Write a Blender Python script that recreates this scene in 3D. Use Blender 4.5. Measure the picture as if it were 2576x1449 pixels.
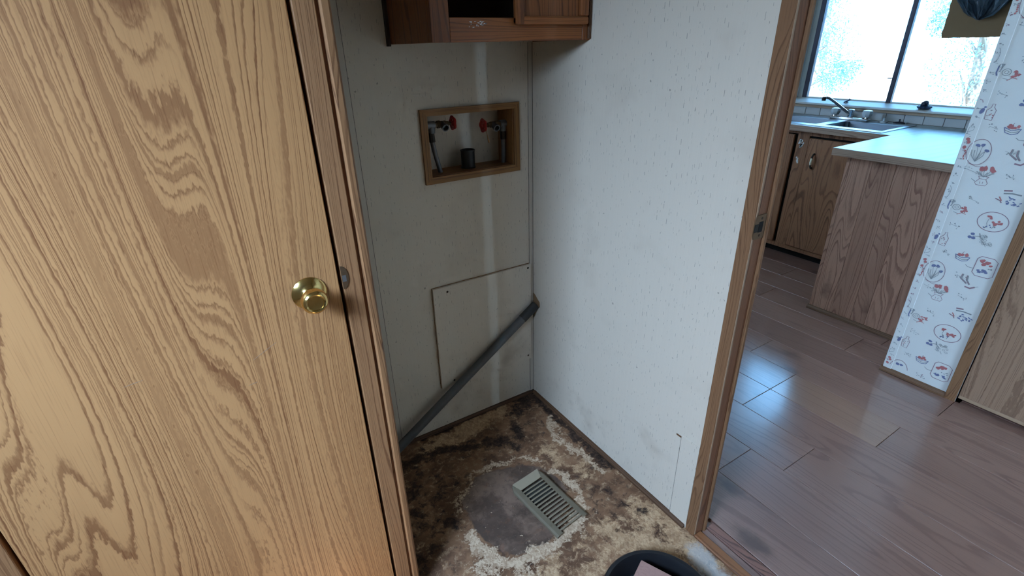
import bpy, bmesh, math, random
import numpy as np
from mathutils import Vector, Matrix

# ------------------------------------------------------------------ scene, camera, world, lights
for o in list(bpy.data.objects):
    bpy.data.objects.remove(o)
SC = bpy.context.scene
COL = SC.collection
random.seed(7)
rng = np.random.default_rng(7)

CAM = Vector((-1.07804, -1.57402, 1.45))
YAW, PITCH, ROLL, FPX = 0.55476463, 0.44837317, -0.02445074, 1268.10
fw = Vector((math.sin(YAW) * math.cos(PITCH), math.cos(YAW) * math.cos(PITCH), -math.sin(PITCH)))
rt = Vector((math.cos(YAW), -math.sin(YAW), 0.0))
up = rt.cross(fw)
r2 = math.cos(ROLL) * rt + math.sin(ROLL) * up
u2 = -math.sin(ROLL) * rt + math.cos(ROLL) * up
cd = bpy.data.cameras.new('camera')
cam = bpy.data.objects.new('camera', cd)
COL.objects.link(cam)
m = Matrix((r2, u2, -fw)).transposed().to_4x4()
m.translation = CAM
cam.matrix_world = m
cd.sensor_fit = 'HORIZONTAL'
cd.sensor_width = 36.0
cd.lens = FPX / 2576.0 * 36.0
cd.clip_start = 0.02
cd.clip_end = 200
SC.camera = cam

SC.view_settings.view_transform = 'Standard'
SC.view_settings.look = 'None'
SC.view_settings.gamma = 1.0
SC.view_settings.exposure = 0.0
SC.view_settings.use_curve_mapping = False
SC.cycles.use_denoising = True
SC.cycles.sample_clamp_indirect = 6.0
SC.cycles.use_adaptive_sampling = True
SC.cycles.adaptive_threshold = 0.11
SC.cycles.adaptive_min_samples = 12
SC.cycles.max_bounces = 5
SC.cycles.diffuse_bounces = 3
SC.cycles.glossy_bounces = 2
SC.cycles.transmission_bounces = 4
SC.cycles.transparent_max_bounces = 6
SC.cycles.caustics_reflective = False
SC.cycles.caustics_refractive = False

world = bpy.data.worlds.new('sky')
SC.world = world
world.use_nodes = True
bg = world.node_tree.nodes['Background']
bg.inputs['Color'].default_value = (0.225, 0.56, 1.0, 1)
bg.inputs['Strength'].default_value = 15.5


def lamp(name, kind, loc, aim=None, **kw):
    d = bpy.data.lights.new(name, kind)
    for k, v in kw.items():
        if k == 'portal':
            d.cycles.is_portal = v
        else:
            setattr(d, k, v)
    o = bpy.data.objects.new(name, d)
    COL.objects.link(o)
    o.location = loc
    if aim is not None:
        o.rotation_euler = Vector(aim).to_track_quat('-Z', 'Y').to_euler()
    return o


# sun on the garden, coming over the roof of the house
lamp('sun', 'SUN', (0, 0, 6), (0.55, 0.25, -0.8), energy=26.0, angle=0.009, color=(0.9, 0.97, 1.0))
# daylight through the kitchen window: a portal that guides the sky's own light
lamp('kitchen_window_portal', 'AREA', (3.13, 0.145, 1.53), (-1, 0, 0), shape='RECTANGLE', size=1.25, size_y=0.98, portal=True)
# daylight through the living-room window beyond the hall, and its narrow side light
lamp('living_window_daylight', 'AREA', (-0.95, -5.95, 1.5), (0.42, 1, -0.12), shape='RECTANGLE', size=1.9, size_y=1.2, energy=150, color=(0.62, 0.80, 1.0))
lamp('side_light_daylight', 'AREA', (0.975, -6.0, 1.1), (-0.2, 1, 0), shape='RECTANGLE', size=0.045, size_y=1.8, energy=24, color=(0.48, 0.72, 1.0))
# fill light added in an unseen opening to brighten the kitchen cabinets
lamp('dining_fill', 'AREA', (0.85, 1.47, 1.6), (0.3, -1, -0.2), shape='RECTANGLE', size=0.66, size_y=0.76, energy=11, color=(0.72, 0.84, 1.0))
# daylight falling steeply through the laundry window, beside the camera
lamp('laundry_window_daylight', 'AREA', (-2.27, -1.51, 1.96), (1, 0.32, -1.1), shape='RECTANGLE', size=0.66, size_y=0.5, energy=31, spread=math.radians(98), color=(0.49, 0.70, 1.02))


# ------------------------------------------------------------------ materials
def new_mat(name):
    mt = bpy.data.materials.new(name)
    mt.use_nodes = True
    nt = mt.node_tree
    bs = nt.nodes['Principled BSDF']
    return mt, nt, bs


class N:
    """tiny node builder"""
    def __init__(s, nt):
        s.nt = nt

    def node(s, t, **kw):
        n = s.nt.nodes.new(t)
        for k, v in kw.items():
            setattr(n, k, v)
        return n

    def link(s, a, b):
        s.nt.links.new(a, b)

    def put(s, sock, v):
        if hasattr(v, 'is_output') or isinstance(v, bpy.types.NodeSocket):
            s.link(v, sock)
        else:
            sock.default_value = v

    def math(s, op, a, b=None, c=None, clamp=False):
        n = s.node('ShaderNodeMath', operation=op, use_clamp=clamp)
        s.put(n.inputs[0], a)
        if b is not None:
            s.put(n.inputs[1], b)
        if c is not None:
            s.put(n.inputs[2], c)
        return n.outputs[0]

    def coord(s, kind='Object'):
        return s.node('ShaderNodeTexCoord').outputs[kind]

    def xyz(s, v):
        n = s.node('ShaderNodeSeparateXYZ')
        s.link(v, n.inputs[0])
        return n.outputs

    def vec(s, x, y, z):
        n = s.node('ShaderNodeCombineXYZ')
        for i, v in enumerate((x, y, z)):
            s.put(n.inputs[i], v)
        return n.outputs[0]

    def scale(s, v, sc):
        n = s.node('ShaderNodeVectorMath', operation='MULTIPLY')
        s.put(n.inputs[0], v)
        n.inputs[1].default_value = sc
        return n.outputs[0]

    def addv(s, a, b):
        n = s.node('ShaderNodeVectorMath', operation='ADD')
        s.put(n.inputs[0], a)
        s.put(n.inputs[1], b)
        return n.outputs[0]

    def noise(s, v, scale=1.0, detail=2.0, rough=0.5, out='Fac', dist=0.0):
        n = s.node('ShaderNodeTexNoise')
        s.put(n.inputs['Vector'], v)
        n.inputs['Scale'].default_value = scale
        n.inputs['Detail'].default_value = detail
        n.inputs['Roughness'].default_value = rough
        n.inputs['Distortion'].default_value = dist
        return n.outputs[out]

    def ramp(s, f, stops, interp='LINEAR'):
        n = s.node('ShaderNodeValToRGB')
        s.put(n.inputs[0], f)
        cr = n.color_ramp
        cr.interpolation = interp
        while len(cr.elements) < len(stops):
            cr.elements.new(0.5)
        for e, (p, c) in zip(cr.elements, stops):
            e.position = p
            e.color = (*c, 1) if not isinstance(c, (int, float)) else (c, c, c, 1)
        return n.outputs[0]

    def smooth(s, f, a, b):
        n = s.node('ShaderNodeMapRange', interpolation_type='SMOOTHSTEP')
        s.put(n.inputs[0], f)
        n.inputs[1].default_value = a
        n.inputs[2].default_value = b
        return n.outputs[0]

    def mix(s, f, a, b, mode='MIX'):
        n = s.node('ShaderNodeMix', data_type='RGBA', blend_type=mode)
        s.put(n.inputs[0], f)
        for i, v in ((6, a), (7, b)):
            if isinstance(v, tuple):
                n.inputs[i].default_value = (*v[:3], 1)
            else:
                s.put(n.inputs[i], v)
        return n.outputs[2]

    def bump(s, h, strength, dist, bs):
        n = s.node('ShaderNodeBump')
        n.inputs['Strength'].default_value = strength
        n.inputs['Distance'].default_value = dist
        s.put(n.inputs['Height'], h)
        s.link(n.outputs[0], bs.inputs['Normal'])

    def attr(s, name):
        return s.node('ShaderNodeAttribute', attribute_name=name).outputs


def srgb(r, g, b):
    def f(c):
        c /= 255.0
        return c / 12.92 if c <= 0.04045 else ((c + 0.055) / 1.055) ** 2.4
    return (f(r), f(g), f(b))


def plain(name, col, rough=0.5, metal=0.0, noise=0.0, nscale=40, bump=0.0, **kw):
    mt, nt, bs = new_mat(name)
    n = N(nt)
    bs.inputs['Roughness'].default_value = rough
    bs.inputs['Metallic'].default_value = metal
    for k, v in kw.items():
        bs.inputs[k].default_value = v
    f = n.noise(n.coord(), nscale, 4, 0.6)
    c = n.mix(n.math('MULTIPLY', f, noise), col, tuple(x * 0.45 for x in col)) if noise else None
    if c is not None:
        n.link(c, bs.inputs['Base Color'])
    else:
        bs.inputs['Base Color'].default_value = (*col, 1)
    if bump:
        n.bump(f, bump, 0.002, bs)
    return mt


def wood(name, light, dark, axis='z', K=60.0, amp=5.0, s_low=9.0, stretch=0.13, rough=0.5, pore=0.35, sharp=0.62,
         wig=0.12, tone=0.25, rnd=0.0, bump=0.08, spec=0.35, vary=2.2, fine_lines=0.0, knots=0.0, coat=0.0):
    """contour-line wood grain: bands of (distance across the board + stretched noise)"""
    mt, nt, bs = new_mat(name)
    n = N(nt)
    co = n.coord()
    if rnd:
        oi = n.node('ShaderNodeObjectInfo').outputs['Random']
        co = n.addv(co, n.vec(n.math('MULTIPLY', oi, rnd * 3.1), n.math('MULTIPLY', oi, rnd * 7.7), n.math('MULTIPLY', oi, rnd * 5.3)))
    st = {'z': (1, 1, stretch), 'y': (1, stretch, 1), 'x': (stretch, 1, 1)}[axis]
    st2 = {'z': (1, 1, 0.02), 'y': (1, 0.02, 1), 'x': (0.02, 1, 1)}[axis]
    st3 = {'z': (1, 1, 0.25), 'y': (1, 0.25, 1), 'x': (0.25, 1, 1)}[axis]
    c = n.xyz(co)
    ac = {'z': (0, 1), 'y': (0, 2), 'x': (1, 2)}[axis]
    across = n.math('ADD', c[ac[0]], c[ac[1]])
    low = n.noise(n.scale(co, st), s_low, 1.2, 0.4)
    fine = n.noise(n.scale(co, st3), 160, 2, 0.6)
    t = n.math('MULTIPLY_ADD', across, K, n.math('MULTIPLY', low, amp * 4))
    n1 = n.node('ShaderNodeTexNoise', noise_dimensions='1D')
    n.link(n.math('MULTIPLY', t, 0.42), n1.inputs['W'])
    n1.inputs['Scale'].default_value = 1.0
    n1.inputs['Detail'].default_value = 1.0
    t = n.math('MULTIPLY_ADD', n1.outputs['Fac'], vary, t)
    t = n.math('MULTIPLY_ADD', fine, wig * 2.2, t)
    fr = n.math('FRACT', t)
    wn = n.node('ShaderNodeTexWhiteNoise', noise_dimensions='1D')
    n.link(n.math('FLOOR', t), wn.inputs['W'])
    ringk = n.math('MULTIPLY_ADD', wn.outputs['Value'], 0.55, 0.45)
    band = n.ramp(fr, [(0.0, 0.15), (0.08, 0.0), (sharp, 0.10), (0.5 + 0.5 * sharp, 1.0), (0.95, 1.0), (1.0, 0.15)])
    band = n.math('MULTIPLY', band, ringk)
    if fine_lines:
        zone = n.smooth(n.noise(n.scale(n.addv(co, (5.1, 2.3, 1.7)), st), 7.0, 1.0), 0.44, 0.58)
        fr2 = n.math('FRACT', n.math('MULTIPLY', t, 2.6))
        b2 = n.ramp(fr2, [(0.0, 0.1), (0.15, 0.0), (0.55, 0.1), (0.85, 1.0), (1.0, 0.2)])
        band = n.math('MAXIMUM', band, n.math('MULTIPLY', n.math('MULTIPLY', b2, zone), fine_lines))
    pores = n.noise(n.scale(co, st2), 420, 2, 0.6)
    pk = n.smooth(pores, 0.5, 0.75)
    f = n.math('ADD', n.math('MULTIPLY', band, 0.9), n.math('MULTIPLY', pk, pore), clamp=True)
    big = n.noise(n.scale(co, st), 3.0, 2, 0.5)
    lc = n.mix(n.math('MULTIPLY', n.smooth(big, 0.35, 0.7), tone), light, tuple(0.62 * a + 0.25 * b for a, b in zip(light, dark)))
    col = n.mix(f, lc, dark)
    if knots:
        kv = n.node('ShaderNodeTexVoronoi')
        sk_ = {'z': (5.0, 5.0, 2.6), 'y': (5.0, 2.6, 5.0), 'x': (2.6, 5.0, 5.0)}[axis]
        n.link(n.addv(n.scale(co, sk_), n.scale(n.noise(co, 18, 3, 0.6, out='Color'), (0.22, 0.22, 0.22))), kv.inputs['Vector'])
        kv.inputs['Scale'].default_value = 1.0
        kk = n.math('MULTIPLY', n.math('SUBTRACT', 1.0, n.smooth(kv.outputs['Distance'], 0.06, 0.24)), n.math('GREATER_THAN', n.xyz(kv.outputs['Color'])[0], 0.45))
        col = n.mix(n.math('MULTIPLY', kk, knots), col, tuple(0.55 * a for a in dark))
    n.link(col, bs.inputs['Base Color'])
    bs.inputs['Roughness'].default_value = rough
    bs.inputs['Specular IOR Level'].default_value = spec
    bs.inputs['Coat Weight'].default_value = coat
    bs.inputs['Coat Roughness'].default_value = 0.16
    if bump:
        n.bump(n.math('SUBTRACT', 1.0, f), bump, 0.0015, bs)
    return mt


M = {}
M['door_oak'] = wood('printed_oak_door', srgb(200, 148, 97), srgb(124, 77, 47), 'z', sharp=0.68, K=52, amp=11.5, s_low=4.6, stretch=0.075, rough=0.42, pore=0.28, wig=0.22, fine_lines=0.75, vary=3.0, tone=0.4)
M['trim_oak'] = wood('oak_trim', srgb(164, 120, 82), srgb(112, 74, 48), 'z', K=110, amp=4.0, s_low=16, vary=4.0, stretch=0.06, rough=0.45, pore=0.5)
M['casing_oak'] = wood('worn_oak_casing', srgb(140, 102, 72), srgb(98, 66, 44), 'z', K=80, amp=5, s_low=14, vary=4.0, stretch=0.08, rough=0.45, pore=0.45, tone=0.6)
M['jamb_oak'] = wood('brown_jamb', srgb(136, 92, 66), srgb(96, 62, 43), 'z', vary=4.0, K=70, amp=5.0, s_low=12, stretch=0.1, rough=0.4, pore=0.35)
M['cab_oak'] = wood('cabinet_oak', srgb(150, 90, 47), srgb(88, 47, 23), 'x', K=90, amp=3.0, s_low=10, stretch=0.12, rough=0.4, pore=0.45)
M['cab_oak_v'] = wood('cabinet_oak_upright', srgb(136, 82, 45), srgb(82, 44, 22), 'z', K=90, amp=3.0, s_low=10, stretch=0.12, rough=0.4, pore=0.45)
M['box_oak'] = wood('box_frame_oak', srgb(152, 108, 62), srgb(96, 62, 32), 'x', K=120, amp=2.0, s_low=12, stretch=0.1, rough=0.5)
M['box_oak_v'] = wood('box_frame_oak_upright', srgb(146, 103, 58), srgb(92, 60, 30), 'z', K=120, amp=2.0, s_low=12, stretch=0.1, rough=0.5)
M['kitchen_oak'] = wood('kitchen_cabinet_oak', srgb(156, 108, 76), srgb(98, 62, 42), 'z', K=50, amp=5.5, s_low=7, stretch=0.14, knots=0.5, rough=0.5, pore=0.4, tone=0.7, rnd=2.0)
M['pen_oak'] = wood('peninsula_board', srgb(182, 138, 114), srgb(128, 90, 74), 'z', K=36, amp=6.0, s_low=8, stretch=0.14, knots=0.8, rough=0.5, pore=0.35, tone=0.9, rnd=3.0)
M['plank'] = wood('laminate_plank', srgb(146, 112, 98), srgb(117, 86, 76), 'y', K=26, amp=5.5, s_low=6, stretch=0.09, rough=0.30, knots=0.85, coat=0.9, pore=0.4, tone=0.8, rnd=4.0, bump=0.02, spec=1.0)
M['plank_pale'] = wood('laminate_plank_pale', srgb(162, 126, 106), srgb(138, 104, 88), 'y', K=26, amp=5.5, s_low=6, stretch=0.09, rough=0.30, knots=0.5, coat=0.9, pore=0.4, tone=0.8, rnd=4.0, bump=0.02, spec=1.0)
M['shoe'] = wood('shoe_moulding', srgb(112, 80, 56), srgb(52, 34, 22), 'y', K=120, amp=2, s_low=12, stretch=0.1, rough=0.6, tone=0.9)
M['shoe_x'] = wood('shoe_moulding_back', srgb(92, 64, 44), srgb(34, 22, 15), 'x', K=120, amp=2, s_low=12, stretch=0.1, rough=0.7, tone=0.9)
M['thr_oak'] = wood('threshold_oak', srgb(150, 100, 66), srgb(92, 56, 34), 'y', K=90, amp=3, s_low=10, stretch=0.1, rough=0.5, tone=0.8)
M['thr_worn'] = wood('threshold_worn', srgb(140, 100, 86), srgb(70, 52, 48), 'y', K=60, amp=4, s_low=12, stretch=0.15, rough=0.5, tone=0.9)
M['raw_edge'] = plain('raw_edge', srgb(176, 146, 118), 0.6, noise=0.5, nscale=60)
M['black'] = plain('black_gap', (0.006, 0.005, 0.004), 0.9)
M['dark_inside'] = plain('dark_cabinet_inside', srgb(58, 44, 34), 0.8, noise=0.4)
M['brass'] = plain('polished_brass', (0.78, 0.56, 0.22), 0.16, 1.0)
M['brass_old'] = plain('tarnished_plate', srgb(128, 104, 80), 0.4, 0.7, noise=0.6, nscale=120)
M['galv'] = plain('galvanised_pipe', srgb(120, 122, 124), 0.5, 0.6, noise=0.6, nscale=70)
M['iron'] = plain('dark_iron', srgb(52, 46, 40), 0.6, 0.4, noise=0.6, nscale=90)
M['valve_brass'] = plain('dull_brass', srgb(96, 78, 52), 0.5, 0.6, noise=0.7, nscale=120)
M['red'] = plain('red_handwheel', srgb(160, 26, 20), 0.45, noise=0.4, nscale=90)
M['black_plastic'] = plain('black_plastic', srgb(22, 22, 24), 0.45)
M['tag'] = plain('brown_tag', srgb(168, 130, 86), 0.8, noise=0.4)
M['rod'] = plain('grey_plastic_rod', srgb(104, 104, 104), 0.5, noise=0.9, nscale=24, bump=0.2)
M['rod_dark'] = plain('dark_rod_sleeve', srgb(50, 48, 46), 0.6, noise=0.6, nscale=50)
M['screw'] = plain('rusty_screw', srgb(70, 58, 48), 0.5, 0.7, noise=0.6, nscale=200)
M['register'] = plain('grey_painted_metal', srgb(164, 150, 126), 0.5, 0.1, noise=0.25, nscale=60)
M['damper'] = plain('grey_damper', srgb(70, 68, 62), 0.6, 0.2, noise=0.4, nscale=60)
M['rubber'] = plain('black_rubber', srgb(30, 31, 34), 0.38, noise=0.5, nscale=40)
M['brick'] = plain('pink_paver', srgb(176, 136, 124), 0.9, noise=0.45, nscale=140, bump=0.6)
M['steel'] = plain('stainless_steel', (0.36, 0.39, 0.42), 0.36, 0.9)
M['steel_bowl'] = plain('scratched_steel', (0.20, 0.23, 0.27), 0.45, 0.8)
M['chrome'] = plain('chrome', (0.7, 0.72, 0.74), 0.12, 1.0)
M['acrylic'] = plain('clear_acrylic', (0.80, 0.92, 1.0), 0.15, **{'Transmission Weight': 0.2, 'IOR': 1.45})
M['porcelain'] = plain('porcelain', srgb(222, 214, 190), 0.25)
M['edge_lam'] = wood('laminate_edge', srgb(166, 138, 118), srgb(130, 102, 86), 'y', K=60, amp=3, s_low=8, stretch=0.1, rough=0.4)
M['counter'] = wood('laminate_counter', srgb(176, 190, 190), srgb(146, 160, 162), 'x', K=16, amp=2.2, s_low=4, stretch=0.12, rough=0.35, pore=0.2, tone=0.5, bump=0.0)
M['tile'] = plain('white_tile', srgb(205, 205, 205), 0.25, noise=0.12, nscale=12)
M['grout'] = plain('grout', srgb(150, 145, 138), 0.8)
M['white_paint'] = plain('white_paint', srgb(226, 226, 222), 0.5, noise=0.2, nscale=14)
M['sill'] = wood('window_sill', srgb(205, 176, 148), srgb(172, 138, 112), 'y', K=60, amp=2, s_low=8, stretch=0.1, rough=0.45)
M['alu'] = plain('dark_window_frame', srgb(52, 50, 62), 0.45, 0.4)
M['cardboard'] = plain('brown_cardboard', srgb(150, 118, 84), 0.85, noise=0.35, nscale=9)
M['cloth'] = plain('blue_plastic_sheet', srgb(112, 132, 148), 0.3, noise=0.7, nscale=14, bump=0.4)
M['dish'] = plain('dark_blue_dish', srgb(60, 78, 110), 0.25, noise=0.3)
M['soap'] = plain('dark_stopper', srgb(40, 42, 60), 0.4)
M['ceiling'] = plain('ceiling_board', srgb(222, 218, 208), 0.8, noise=0.1)
M['plain_wall'] = plain('pale_wall', srgb(196, 192, 184), 0.7, noise=0.1)
M['dirt'] = plain('pale_dirt', srgb(214, 200, 178), 0.9, noise=0.5, nscale=1.5)
M['bark'] = plain('bark', srgb(120, 104, 90), 0.9, noise=0.6, nscale=12)
M['leaf'] = plain('pale_green_leaf', (0.12, 0.24, 0.22), 0.6)
M['leaf_dark'] = plain('green_leaf', (0.08, 0.17, 0.17), 0.6)
M['p_red'] = plain('print_red', srgb(186, 112, 112), 0.7, noise=0.4, nscale=150)
M['p_blue'] = plain('print_blue', srgb(112, 120, 156), 0.7, noise=0.4, nscale=150)
M['p_grey'] = plain('print_grey', srgb(146, 150, 152), 0.7, noise=0.5, nscale=150)
M['p_line'] = plain('print_line', srgb(150, 120, 130), 0.7, noise=0.3, nscale=150)
M['wallpaper'] = plain('white_wallpaper', srgb(214, 214, 210), 0.75, noise=0.08, nscale=300, bump=0.05)


def glass_mat():
    mt, nt, bs = new_mat('window_glass')
    n = N(nt)
    out = nt.nodes['Material Output']
    tr = n.node('ShaderNodeBsdfTransparent')
    tr.inputs[0].default_value = (0.97, 0.99, 1.0, 1)
    gl = n.node('ShaderNodeBsdfGlossy')
    gl.inputs['Roughness'].default_value = 0.02
    mx = n.node('ShaderNodeMixShader')
    fr = n.node('ShaderNodeFresnel')
    fr.inputs['IOR'].default_value = 1.45
    n.link(fr.outputs[0], mx.inputs[0])
    n.link(tr.outputs[0], mx.inputs[1])
    n.link(gl.outputs[0], mx.inputs[2])
    n.link(mx.outputs[0], out.inputs['Surface'])
    return mt


M['glass'] = glass_mat()


def vinyl(name, base, dash, grime=0.35):
    """off-white vinyl panelling: fine upright ribs, short dark upright dashes, some grime"""
    mt, nt, bs = new_mat(name)
    n = N(nt)
    c = n.xyz(n.coord())
    h = n.math('ADD', c[0], c[1])
    z = c[2]

    def dashes(fx, fz, lim, keep, off):
        v = n.vec(n.math('MULTIPLY_ADD', h, fx, off), n.math('MULTIPLY', z, fz), off * 3.0)
        vo = n.node('ShaderNodeTexVoronoi', voronoi_dimensions='2D')
        n.link(v, vo.inputs['Vector'])
        vo.inputs['Scale'].default_value = 1.0
        sep = n.xyz(vo.outputs['Position'])
        vv = n.xyz(v)
        dx = n.math('ABSOLUTE', n.math('SUBTRACT', vv[0], sep[0]))
        dz = n.math('ABSOLUTE', n.math('SUBTRACT', vv[1], sep[1]))
        cc = n.xyz(vo.outputs['Color'])
        lenr = n.math('MULTIPLY_ADD', cc[2], 0.16, 0.05)
        a = n.math('LESS_THAN', n.math('MULTIPLY_ADD', n.noise(v, 9, 1), 0.03, dx), n.math('MULTIPLY_ADD', cc[1], lim, lim * 0.4 + 0.015))
        b = n.math('LESS_THAN', dz, lenr)
        k = n.math('GREATER_THAN', cc[0], keep)
        return n.math('MULTIPLY', n.math('MULTIPLY', a, b), k)
    d1 = dashes(62.0, 26.0, 0.031, 0.55, 3.7)
    d2 = dashes(95.0, 40.0, 0.038, 0.70, 11.3)
    patch = n.smooth(n.noise(n.vec(h, z, 0.3), 7.0, 2), 0.40, 0.60)
    d = n.math('MAXIMUM', d1, n.math('MULTIPLY', d2, n.math('MULTIPLY_ADD', patch, 0.7, 0.25)))
    ribs = n.noise(n.vec(n.math('MULTIPLY', h, 260), n.math('MULTIPLY', z, 2.0), 0), 1.0, 2, 0.6)
    gr = n.smooth(n.noise(n.vec(h, z, 4.0), 5.0, 3, 0.62), 0.52, 0.8)
    low = n.math('SUBTRACT', 1.0, n.smooth(z, 0.0, 0.55))
    gr = n.math('MULTIPLY', gr, n.math('MULTIPLY_ADD', low, grime, grime * 0.35))
    spots = n.smooth(n.noise(n.vec(h, z, 9.0), 60.0, 1, 0.5), 0.76, 0.80)
    col = n.mix(n.math('MULTIPLY', ribs, 0.22), base, tuple(x * 0.72 for x in base))
    col = n.mix(gr, col, (0.20, 0.14, 0.09))
    col = n.mix(n.math('MULTIPLY', d, n.math('MULTIPLY_ADD', n.noise(n.vec(h, z, 2.0), 38.0, 2), 0.9, 0.2)), col, dash)
    col = n.mix(n.math('MULTIPLY', spots, 0.5), col, (0.10, 0.07, 0.05))
    n.link(col, bs.inputs['Base Color'])
    bs.inputs['Roughness'].default_value = 0.5
    bs.inputs['Specular IOR Level'].default_value = 0.3
    n.bump(n.math('SUBTRACT', ribs, n.math('MULTIPLY', d, 0.6)), 0.10, 0.001, bs)
    return mt


M['vinyl'] = vinyl('off_white_vinyl_panelling', srgb(219, 207, 189), srgb(104, 97, 88))
M['vinyl_trim'] = plain('off_white_trim', srgb(208, 197, 181), 0.5, noise=0.15, nscale=50)


# ------------------------------------------------------------------ geometry helpers
ORG = {}


class B:
    def __init__(s):
        s.bm = bmesh.new()

    def box(s, x0, x1, y0, y1, z0, z1, bev=0.0, seg=1):
        v = [s.bm.verts.new(p) for p in ((x0, y0, z0), (x1, y0, z0), (x1, y1, z0), (x0, y1, z0), (x0, y0, z1), (x1, y0, z1), (x1, y1, z1), (x0, y1, z1))]
        fs = [s.bm.faces.new([v[i] for i in q]) for q in ((3, 2, 1, 0), (4, 5, 6, 7), (0, 1, 5, 4), (1, 2, 6, 5), (2, 3, 7, 6), (3, 0, 4, 7))]
        if bev:
            es = list({e for f in fs for e in f.edges})
            bmesh.ops.bevel(s.bm, geom=es, offset=bev, segments=seg, affect='EDGES', profile=0.5)
        return s

    def prism(s, pts, axis, a, b):
        """polygon pts in the plane normal to axis, from a to b along it"""
        def P(p, h):
            return {'x': (h, p[0], p[1]), 'y': (p[0], h, p[1]), 'z': (p[0], p[1], h)}[axis]
        lo = [s.bm.verts.new(P(p, a)) for p in pts]
        hi = [s.bm.verts.new(P(p, b)) for p in pts]
        s.bm.faces.new(lo)
        s.bm.faces.new(hi[::-1])
        n = len(pts)
        for i in range(n):
            s.bm.faces.new((lo[i], hi[i], hi[(i + 1) % n], lo[(i + 1) % n]))
        return s

    def tube(s, pts, rad, seg=12, cap=True):
        pts = [Vector(p) for p in pts]
        rads = rad if isinstance(rad, (list, tuple)) else [rad] * len(pts)
        rings = []
        prev = None
        for i, p in enumerate(pts):
            d = (pts[min(i + 1, len(pts) - 1)] - pts[max(i - 1, 0)]).normalized()
            if prev is None:
                a = Vector((0, 0, 1)) if abs(d.z) < 0.9 else Vector((1, 0, 0))
                n1 = d.cross(a).normalized()
            else:
                n1 = (prev - d * prev.dot(d)).normalized()
            prev = n1
            n2 = d.cross(n1)
            rings.append([s.bm.verts.new(p + (n1 * math.cos(t) + n2 * math.sin(t)) * rads[i]) for t in [2 * math.pi * k / seg for k in range(seg)]])
        for a, b in zip(rings, rings[1:]):
            for k in range(seg):
                s.bm.faces.new((a[k], a[(k + 1) % seg], b[(k + 1) % seg], b[k]))
        if cap:
            s.bm.faces.new(rings[0][::-1])
            s.bm.faces.new(rings[-1])
        return s

    def lathe(s, prof, org, axis=(0, 0, 1), seg=24, lobes=0, depth=0.0, cap=False):
        """profile (radius, height) turned about axis through org"""
        ax = Vector(axis).normalized()
        a = Vector((0, 0, 1)) if abs(ax.z) < 0.9 else Vector((1, 0, 0))
        n1 = ax.cross(a).normalized()
        n2 = ax.cross(n1)
        org = Vector(org)
        rings = []
        for r, h in prof:
            if r < 1e-6:
                rings.append([s.bm.verts.new(org + ax * h)])
            else:
                rings.append([s.bm.verts.new(org + ax * h + (n1 * math.cos(t) + n2 * math.sin(t)) * r * (1 + depth * math.cos(lobes * t))) for t in [2 * math.pi * k / seg for k in range(seg)]])
        for p, q in zip(rings, rings[1:]):
            for k in range(seg):
                k2 = (k + 1) % seg
                if len(p) == 1 and len(q) == 1:
                    continue
                if len(p) == 1:
                    s.bm.faces.new((p[0], q[k2], q[k]))
                elif len(q) == 1:
                    s.bm.faces.new((p[k], p[k2], q[0]))
                else:
                    s.bm.faces.new((p[k], p[k2], q[k2], q[k]))
        if cap:
            for r in (rings[0], rings[-1]):
                if len(r) > 2:
                    s.bm.faces.new(r)
        return s

    def poly(s, pts):
        s.bm.faces.new([s.bm.verts.new(p) for p in pts])
        return s

    def cells(s, us, vs, hole, axis, a, b):
        """slab between a and b along axis; us, vs cut it into cells, hole(u, v) drops some"""
        def P(u, v, h):
            return {'x': (h, u, v), 'y': (u, h, v), 'z': (u, v, h)}[axis]
        nu, nv = len(us) - 1, len(vs) - 1
        keep = [[not hole((us[i] + us[i + 1]) / 2, (vs[j] + vs[j + 1]) / 2) for j in range(nv)] for i in range(nu)]
        cache = {}

        def V(i, j, k):
            if (i, j, k) not in cache:
                cache[(i, j, k)] = s.bm.verts.new(P(us[i], vs[j], b if k else a))
            return cache[(i, j, k)]
        for i in range(nu):
            for j in range(nv):
                if not keep[i][j]:
                    continue
                for k in (0, 1):
                    q = [V(i, j, k), V(i + 1, j, k), V(i + 1, j + 1, k), V(i, j + 1, k)]
                    s.bm.faces.new(q)
                for di, dj, e in ((-1, 0, ((i, j), (i, j + 1))), (1, 0, ((i + 1, j), (i + 1, j + 1))), (0, -1, ((i, j), (i + 1, j))), (0, 1, ((i, j + 1), (i + 1, j + 1)))):
                    ii, jj = i + di, j + dj
                    if not (0 <= ii < nu and 0 <= jj < nv and keep[ii][jj]):
                        (p, q) = e
                        s.bm.faces.new((V(*p, 0), V(*q, 0), V(*q, 1), V(*p, 1)))
        return s

    def move(s, mat):
        bmesh.ops.transform(s.bm, matrix=mat, verts=s.bm.verts)
        return s

    def build(s, name, mat, parent=None, base=None, smooth=False, **tags):
        bmesh.ops.recalc_face_normals(s.bm, faces=s.bm.faces)
        o = None
        if parent is not None:
            org = ORG[parent.name]
        else:
            org = Vector(base) if base is not None else Vector((0, 0, 0))
        bmesh.ops.translate(s.bm, vec=-org, verts=s.bm.verts)
        me = bpy.data.meshes.new(name)
        s.bm.to_mesh(me)
        s.bm.free()
        mats = mat if isinstance(mat, list) else [mat]
        for x in mats:
            me.materials.append(M[x])
        if smooth:
            for p in me.polygons:
                p.use_smooth = True
            if hasattr(me, 'set_sharp_from_angle'):
                me.set_sharp_from_angle(angle=math.radians(40))
        o = bpy.data.objects.new(name, me)
        COL.objects.link(o)
        if parent is not None:
            o.parent = parent
        else:
            o.location = org
        ORG[o.name] = org
        for k, v in tags.items():
            o[k] = v
        return o


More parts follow.
